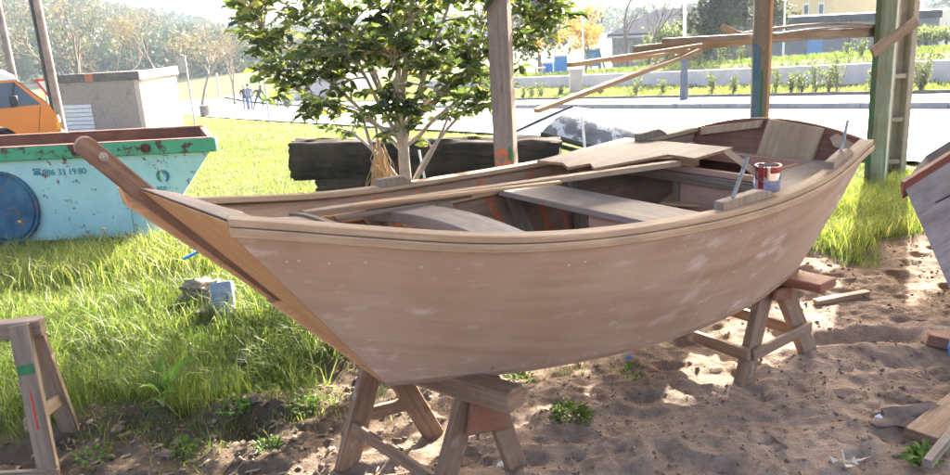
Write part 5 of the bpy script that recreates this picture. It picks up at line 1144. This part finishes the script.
for k in (.42, .72):
    f = facade(yb, 'window', a, d, bk, k, k+.11, at(815, 15, 74).z, at(815, 3, 74).z, M_WHITE, .08); f2 = facade(f, 'pane', a, d, bk, k+.015, k+.095, at(815, 13.5, 74).z, at(815, 4.5, 74).z, M_GLASS, .1); 
mb_ = thing('mauve_building', 'mauve distant building beside the yellow house', 'building', at(870, 50, 80)); block(mb_, 'wall', 838, 915, 4, 60, 80, 76, 6, M_PINKB); o, a, d, bk, zt = block(mb_, 'upper_storey', 843, 880, -6, 8, 81, 80, 5, M_GREYB); facade(mb_, 'roof_edge', a, d, bk, -.02, 1.02, zt-.2, zt+.15, M_SLATE, .2)
fb_ = thing('grey_shed', 'grey distant shed roofline at the right edge', 'building', at(940, 40, 70)); o, a, d, bk, zt = block(fb_, 'wall', 895, 1010, 14, 60, 72, 64, 8, M_GREYB); facade(fb_, 'roof_edge', a, d, bk, -.01, 1.01, zt-.25, zt+.1, M_SLATE, .15)
sh_ = thing('stone_house', 'dark stone house with a slate roof behind the board rack', 'house', at(680, 68, 58))
o, a, d, bk, zt = block(sh_, 'wall', 612, 762, 33, 78, 60, 55, 7, M_STONE)
b = MB(); aa = Vector((a.x, a.y, zt)); hh = at(690, 10, 60).z-zt; b.prism([aa-d*.03-bk*.03, aa+d*1.03-bk*.03, aa+d*.95+bk*.5+Vector((0, 0, hh)), aa+d*.22+bk*.5+Vector((0, 0, hh))], (0, 0, .15)); b.prism([aa-d*.03+bk*1.03, aa+d*1.03+bk*1.03, aa+d*.95+bk*.5+Vector((0, 0, hh)), aa+d*.22+bk*.5+Vector((0, 0, hh))], (0, 0, .15))
b.add([aa-d*.03-bk*.03, aa-d*.03+bk*1.03, aa+d*.22+bk*.5+Vector((0, 0, hh))], [(0, 1, 2)]); b.add([aa+d*1.03-bk*.03, aa+d*1.03+bk*1.03, aa+d*.95+bk*.5+Vector((0, 0, hh))], [(0, 1, 2)]); b.build('roof', M_SLATE, sh_)
for k in (.15, .42, .68, .88): facade(sh_, 'window', a, d, bk, k, k+.04, at(690, 60, 58).z, at(690, 46, 58).z, M_WALL, .06)
facade(sh_, 'eaves', a, d, bk, -.03, 1.03, zt-.15, zt+.0, M_WALL, .35)
ww = thing('white_building', 'pale low building partly hidden behind the small tree', 'building', at(310, 105, 66)); o, a, d, bk, zt = block(ww, 'wall', 286, 345, 79, 112, 66, 64, 6, M_WALL); facade(ww, 'roof_edge', a, d, bk, -.01, 1.01, zt-.2, zt+.1, M_GREYB, .2)
for u0_, u1_, vt, vb_, Y, lb in ((555, 567, 57, 68, 50, 'blue waste container with pale lid, left of the autumn trees'), (543, 553, 64, 72, 51, 'smaller blue container left of the lidded one'), (586, 600, 50, 58, 52, 'blue container half hidden behind the autumn trees')):
    r_ = thing('waste_container', lb, 'waste container', at((u0_+u1_)/2, vb_, Y)); o, a, d, bk, zt = block(r_, 'bin', u0_, u1_, vt, vb_, Y, Y, .9, M_BLUE); b = MB(); b.prism([Vector((a.x, a.y, zt+.003))-d*.05-bk*.05, Vector((a.x, a.y, zt+.003))+d*1.05-bk*.05, Vector((a.x, a.y, zt+.1))+d*1.05+bk*1.05, Vector((a.x, a.y, zt+.1))-d*.05+bk*1.05], (0, 0, .12)); b.build('lid', M_WALL, r_)
bb_ = thing('bench_table', 'small wooden table by the blue containers', 'table', at(540, 78, 46)); p = at(540, 68, 46)
b = MB(); b.box(p, (.6, .5, .06)); b.build('table_top', M_FRESH, bb_)
for dx in (-.24, .24): b = MB(); b.board((p.x+dx, p.y, p.z-.03), (p.x+dx, p.y, p.z-1.0), .06, .06, (0, 1, 0)); b.build('leg', M_OLD, bb_)
pg = thing('pergola', 'vine-covered pergola on posts at the far right', 'pergola', at(935, 55, 40))
for k, u in enumerate((905, 925, 945, 968)):
    p = at(u, 58, 40); b = MB(); b.tube([(p.x, p.y, p.z-1.0), (p.x, p.y, p.z+1.1)], .05, 6); b.build('post', M_SLATE, pg)
P = []
for k in range(2600): q = at(random.uniform(898, 985), 34+random.gauss(0, 3.2), random.uniform(39, 43)); P.append(q[:])
P = np.array(P); n = len(P); V, F, S = leaves(P, rng.normal(size=(n, 3)), rng.normal(size=(n, 3)), rng.uniform(.12, .25, n), rng.uniform(.08, .16, n)); raw('vine', V, F, S, M_BUSH, np.repeat(rng.random(n), 8), pg)

# ------------------------------------------------------------------ shrubs on the verge
def shrub(label, u, v, Y, h, w, n, group, mt=M_BUSH, ls=.09):
    p = at(u, v, Y); z = tz(p.x, p.y); o = thing('shrub', label, 'shrub', (p.x, p.y, z), group); b = MB(); P, D = [], []
    for k in range(max(4, n//30)):
        a = random.random()*6.3; e_ = Vector((p.x+cos(a)*w*.5*random.random(), p.y+sin(a)*w*.5*random.random(), z+h*random.uniform(.6, 1.))); b.tube([(p.x, p.y, z-.05), (p.x*.5+e_.x*.5+.02, p.y*.5+e_.y*.5, z+h*.4), e_], [.015, .01, .004], 4)
        for q in range(30):
            t = random.uniform(.15, 1); c = Vector((p.x, p.y, z)).lerp(e_, t); P.append((c.x+random.gauss(0, .05), c.y+random.gauss(0, .05), c.z)); D.append((random.uniform(-1, 1), random.uniform(-1, 1), random.uniform(0, 1)))
    b.build('stem', M_BARK, o); P = np.array(P); D = np.array(D); n = len(P); V, F, S = leaves(P, D, rng.normal(size=(n, 3)), rng.uniform(.6, 1.3, n)*ls, rng.uniform(.3, .5, n)*ls); raw('foliage', V, F, S, mt, np.repeat(rng.random(n), 8), o)
sl = 'young shrub planted on the verge in front of the low wall'
for i, (u, v, Y, h) in enumerate(((522, 87, 34, .5), (531, 87, 34, .6), (541, 87, 33.5, .6), (560, 88, 33, .35), (600, 88, 31, .3), (636, 88, 28.5, .55), (662, 89, 27, .45), (712, 89, 25, .6), (733, 89, 24, .5), (776, 89, 22.5, .65), (790, 90, 22, .5), (802, 90, 21.8, .5), (815, 90, 21.4, .65), (828, 91, 21, .55), (838, 91, 20.8, .95), (871, 91, 20, .6), (700, 60, 34, .8), (720, 58, 33, .9), (742, 56, 33, .7), (762, 60, 33, .5), (640, 62, 40, .9), (622, 62, 42, .8), (655, 60, 38, 1.), (688, 60, 36, .9), (590, 66, 46, .9), (860, 66, 27, .5), (846, 66, 28, .4))):
    h *= 1.25; shrub(sl if v > 80 else 'leafy bush on the bank above the low wall', u, v, Y, h, h*.7, 180, 'shrubs along the verge' if v > 80 else 'bushes above the wall')
shrub('largest verge shrub, spiky and tall, right of the concrete pole', 921, 92, 18.6, 1.0, .9, 420, None)
shrub('round green bush on the far pavement beside the walking people', 288, 108, 55, 1.0, 1.4, 600, None, M_BUSH, .18)

# ------------------------------------------------------------------ background trees
def grow(b, p, d, L, r, lev, ends, nmin=3):
    n = 4; pts = [p]; q = p.copy(); dd = d.copy()
    for i in range(n):
        dd = (dd+Vector((random.gauss(0, .13), random.gauss(0, .13), random.gauss(0, .08)+.03))).normalized(); q = q+dd*(L/n); pts.append(q.copy())
    b.tube(pts, [r*(1-.45*i/n) for i in range(n+1)], 5 if lev > 2 else 3, caps=False)
    if lev == 0: ends.append(q); return
    for k in range(random.choice((2, 3, 3)) if lev > 1 else 4):
        i = random.randint(2, n); ang = random.uniform(.35, .9); az = random.random()*6.3; s_ = dd.orthogonal().normalized(); s_.rotate(Matrix.Rotation(az, 3, dd)); nd = (dd*cos(ang)+s_*sin(ang)); nd.z += .12; grow(b, pts[i].copy(), nd.normalized(), L*random.uniform(.6, .82), r*.52, lev-1, ends)
    ends.append(q)
def baretree(label, u, v, Y, h, mt_leaf=None, nleaf=3, ls=.15, lev=5, group='trees along the far road'):
    p = at(u, v, Y); z = tz(p.x, p.y); o = thing('tree', label, 'tree', (p.x, p.y, z), group); b = MB(); ends = []
    grow(b, Vector((p.x, p.y, z-.2)), Vector((0, 0, 1)), h*.30, h*.017, lev, ends); b.build('trunk', M_BARK, o, ang=80)
    if mt_leaf:
        P = np.repeat(np.array([e_[:] for e_ in ends]), nleaf, 0); P = P+rng.normal(0, h*.028, P.shape); n = len(P); V, F, S = leaves(P, rng.normal(size=(n, 3)), rng.normal(size=(n, 3)), rng.uniform(.6, 1.3, n)*ls, rng.uniform(.5, .8, n)*ls); raw('crown', V, F, S, mt_leaf, np.repeat(rng.random(n), 8), o)
bl = 'leafless tree with a haze of russet leaves on the slope behind the hut'
for i, (u, v, Y, h, lf) in enumerate(((8, 125, 52, 13, 2), (95, 118, 55, 12.5, 2), (130, 116, 60, 12, 2), (165, 114, 58, 10.5, 2), (60, 118, 62, 13, 2), (203, 111, 66, 9.5, 1), (235, 108, 70, 8.5, 1))):
    baretree(bl, u, v, Y, h, M_DRYL, lf*3, .085, 5, 'bare trees behind the hut')
baretree('bare tree behind the signpost with the round sign', 288, 106, 68, 9, M_DRYL, 3, .08, 5, None)
for i, (u, v, Y, h, lb) in enumerate(((560, 76, 52, 5.0, 'golden autumn tree behind the blue containers, leftmost'), (585, 74, 50, 5.6, 'golden autumn tree right in the middle of the autumn group'), (606, 74, 52, 4.8, 'golden autumn tree nearest to the stone house'))):
    baretree(lb, u, v, Y, h, M_AUT, 9, .15, 4, None)
for i, (u, v, Y, h, lb) in enumerate(((628, 75, 46, 8.5, 'tall bare tree before the left end of the stone house'), (648, 70, 48, 7.5, 'tall bare tree before the middle of the stone house'), (600, 70, 60, 9, 'tall bare tree behind the autumn trees'))):
    baretree(lb, u, v, Y, h, None, 0, .1, 5, None)
def leafytree(label, u, v, Y, h, w, n, mt, ls, group=None):
    p = at(u, v, Y); z = tz(p.x, p.y); o = thing('tree', label, 'tree', (p.x, p.y, z), group); b = MB(); b.tube([(p.x, p.y, z-.2), (p.x, p.y, z+h*.8)], [h*.025, .03], 6); b.build('trunk', M_BARK, o)
    cl = np.array([(random.gauss(0, w*.3), random.gauss(0, w*.3), h*random.uniform(.25, 1.)) for _ in range(40)]); cl[:, :2] *= (1.15-cl[:, 2:3]/h*.75)
    P = np.repeat(cl, n//40, 0)+rng.normal(0, w*.10, (40*(n//40), 3))+np.array([p.x, p.y, z]); n = len(P); V, F, S = leaves(P, rng.normal(size=(n, 3)), rng.normal(size=(n, 3)), rng.uniform(.6, 1.4, n)*ls, rng.uniform(.5, .8, n)*ls); raw('crown', V, F, S, mt, np.repeat(rng.random(n), 8), o)
leafytree('dark ivy-clad tree just left of the blue post, at the end of the stone house', 716, 66, 42, 7, 2.4, 3200, M_FOREST, .3)
leafytree('dark bushy tree right behind the blue and green post', 745, 66, 46, 7.5, 3.4, 3200, M_FOREST, .32)
leafytree('dark evergreen between the tree crown and the autumn trees', 540, 74, 66, 8, 4.5, 3200, M_FOREST, .4)
leafytree('green bush-like tree on the bank left of the street lamp', 668, 68, 50, 2.2, 3.0, 1800, M_BUSH, .2)
leafytree('low green tree on the bank right of the street lamp', 705, 66, 44, 1.8, 2.6, 1800, M_BUSH, .18)
# wooded hill
def hillz(x, y):
    a = x/np.maximum(y, 1.)
    prof = np.interp(a, [-1.3, -.62, -.5, -.42, -.36, -.30, -.22, -.14, .0, .06, .2, .5, 1.], [20, 25, 21, 11, 5, 0, -2, -3, -3, -2, -3, -3, -3])
    rise = np.clip((y-95)/230, 0, 1); rise = rise*rise*(3-2*rise)
    return -4.8 + (prof+4.8)*rise + (N1(x*.03, y*.03)-.5)*4*rise
hx = np.linspace(-520, 420, 120); hy = np.linspace(78, 480, 70); HX, HY = np.meshgrid(hx, hy, indexing='ij'); HZ = hillz(HX, HY)-.3
idx = np.arange(HX.size).reshape(HX.shape); fc = np.stack([idx[:-1, :-1], idx[1:, :-1], idx[1:, 1:], idx[:-1, 1:]], -1).reshape(-1, 4)
tag(raw('hill', np.stack([HX, HY, HZ], -1).reshape(-1, 3), fc.ravel(), np.full(len(fc), 4), M_HILL, smooth=True), 'wooded hillside across the valley', 'hill', kind='structure')
n = 4200; y = 120+rng.random(n)**.8*260; a = np.where(rng.random(n) < .8, rng.uniform(-.75, -.12, n), rng.uniform(-.12, .75, n)); x = a*y; z = hillz(x, y); ok = N2(x*.05, y*.05) > .28; x, y, z = x[ok], y[ok], z[ok]; n = len(x)
sz_ = rng.uniform(2.2, 5.0, n); m_ = 44; cen = np.repeat(np.stack([x, y, z+sz_*.6], 1), m_, 0); q = rng.normal(size=(n*m_, 3)); q /= np.linalg.norm(q, axis=1, keepdims=True); P = cen+q*np.repeat(sz_, m_)[:, None]*np.array([.55, .55, .75])*rng.random((n*m_, 1))**.4
k = len(P); V, F, S = leaves(P, rng.normal(size=(k, 3)), rng.normal(size=(k, 3)), rng.uniform(.7, 1.5, k)*np.repeat(sz_, m_)*.27, rng.uniform(.7, 1.2, k)*np.repeat(sz_, m_)*.20)
tag(raw('woodland', V, F, S, M_FOREST, np.repeat(np.clip(np.repeat(rng.beta(1.5, 2.2, n), m_)+rng.normal(0, .08, k), 0, 1), 8)), 'far-off woodland covering the hillside', 'woodland', kind='stuff')
for i, (u, v, Y, w, lb) in enumerate(((196, 36, 300, 7, 'pale red-roofed house high on the wooded hill above the hut'), (218, 40, 305, 9, 'wide red-roofed house on the hill right of the pale one'), (178, 46, 260, 6, 'lower red-roofed house on the wooded hill'), (40, 30, 280, 7, 'red-roofed house on the hill behind the utility pole'))):
    p = at(u, v, Y); hs = thing('hill_house', lb, 'house', (p.x, p.y, p.z-4)); b = MB(); b.box((p.x, p.y, p.z-2), (w, 6, 5), .2); b.build('wall', M_WHITE if i < 2 else M_YEL, hs)
    b = MB(); e_ = Vector((cos(.2), sin(.2), 0)); s_ = Vector((-sin(.2), cos(.2), 0)); c = Vector((p.x, p.y, p.z+.5)); b.prism([c-e_*w*.55-s_*3.4, c-e_*w*.55+s_*3.4, c-e_*w*.55+Vector((0, 0, 2))], e_*w*1.1); b.build('roof', M_TERRA, hs)

# ------------------------------------------------------------------ light, sky, air
SUN_AZ = math.atan2(.474, .881); SUN_EL = radians(26)       # azimuth from +Y towards +X
wd_ = bpy.data.worlds.new('World'); SC.world = wd_; wd_.use_nodes = True; nt = wd_.node_tree; bg = nt.nodes['Background']
sky = nt.nodes.new('ShaderNodeTexSky'); sky.sky_type = 'NISHITA'; sky.sun_disc = False; sky.sun_elevation = SUN_EL; sky.sun_rotation = SUN_AZ; sky.air_density = .55; sky.dust_density = 7.; sky.ozone_density = .1
nt.links.new(sky.outputs[0], bg.inputs[0]); bg.inputs[1].default_value = .15
sun = bpy.data.lights.new('sun', 'SUN'); sun.energy = 5.0; sun.angle = radians(.5); sun.color = (1, .92, .80); so = bpy.data.objects.new('sun', sun); COL.objects.link(so)
sdir = Vector((sin(SUN_AZ)*cos(SUN_EL), cos(SUN_AZ)*cos(SUN_EL), sin(SUN_EL))); so.rotation_euler = sdir.to_track_quat('Z', 'Y').to_euler(); so.location = (5, 10, 30)
m = bpy.data.materials.new('haze_air'); m.use_nodes = True; nt = m.node_tree; nt.nodes.clear(); pv = nt.nodes.new('ShaderNodeVolumePrincipled'); ou = nt.nodes.new('ShaderNodeOutputMaterial'); pv.inputs['Color'].default_value = (.66, .80, 1, 1); pv.inputs['Density'].default_value = .00042; pv.inputs['Anisotropy'].default_value = .35; nt.links.new(pv.outputs[0], ou.inputs['Volume'])
hv = [(x, y, z) for x in (-550, 550) for y in (-120, 520) for z in (-9, 36)]
hm = bpy.data.meshes.new('haze'); hm.from_pydata(hv, [], [(0, 1, 3, 2), (4, 6, 7, 5), (0, 4, 5, 1), (2, 3, 7, 6), (0, 2, 6, 4), (1, 5, 7, 3)]); hm.materials.append(m); hm.update(); hz = bpy.data.objects.new('haze', hm); COL.objects.link(hz); tag(hz, 'pale sunlit haze over the valley', 'haze', kind='stuff')
SC.view_settings.view_transform = 'Standard'; SC.view_settings.look = 'None'; SC.view_settings.exposure = 2.6; SC.view_settings.gamma = 1; SC.view_settings.use_curve_mapping = False
SC.cycles.max_bounces = 8; SC.cycles.diffuse_bounces = 4; SC.cycles.volume_bounces = 1; SC.cycles.transparent_max_bounces = 8; SC.cycles.use_denoising = True; SC.cycles.sample_clamp_indirect = 8
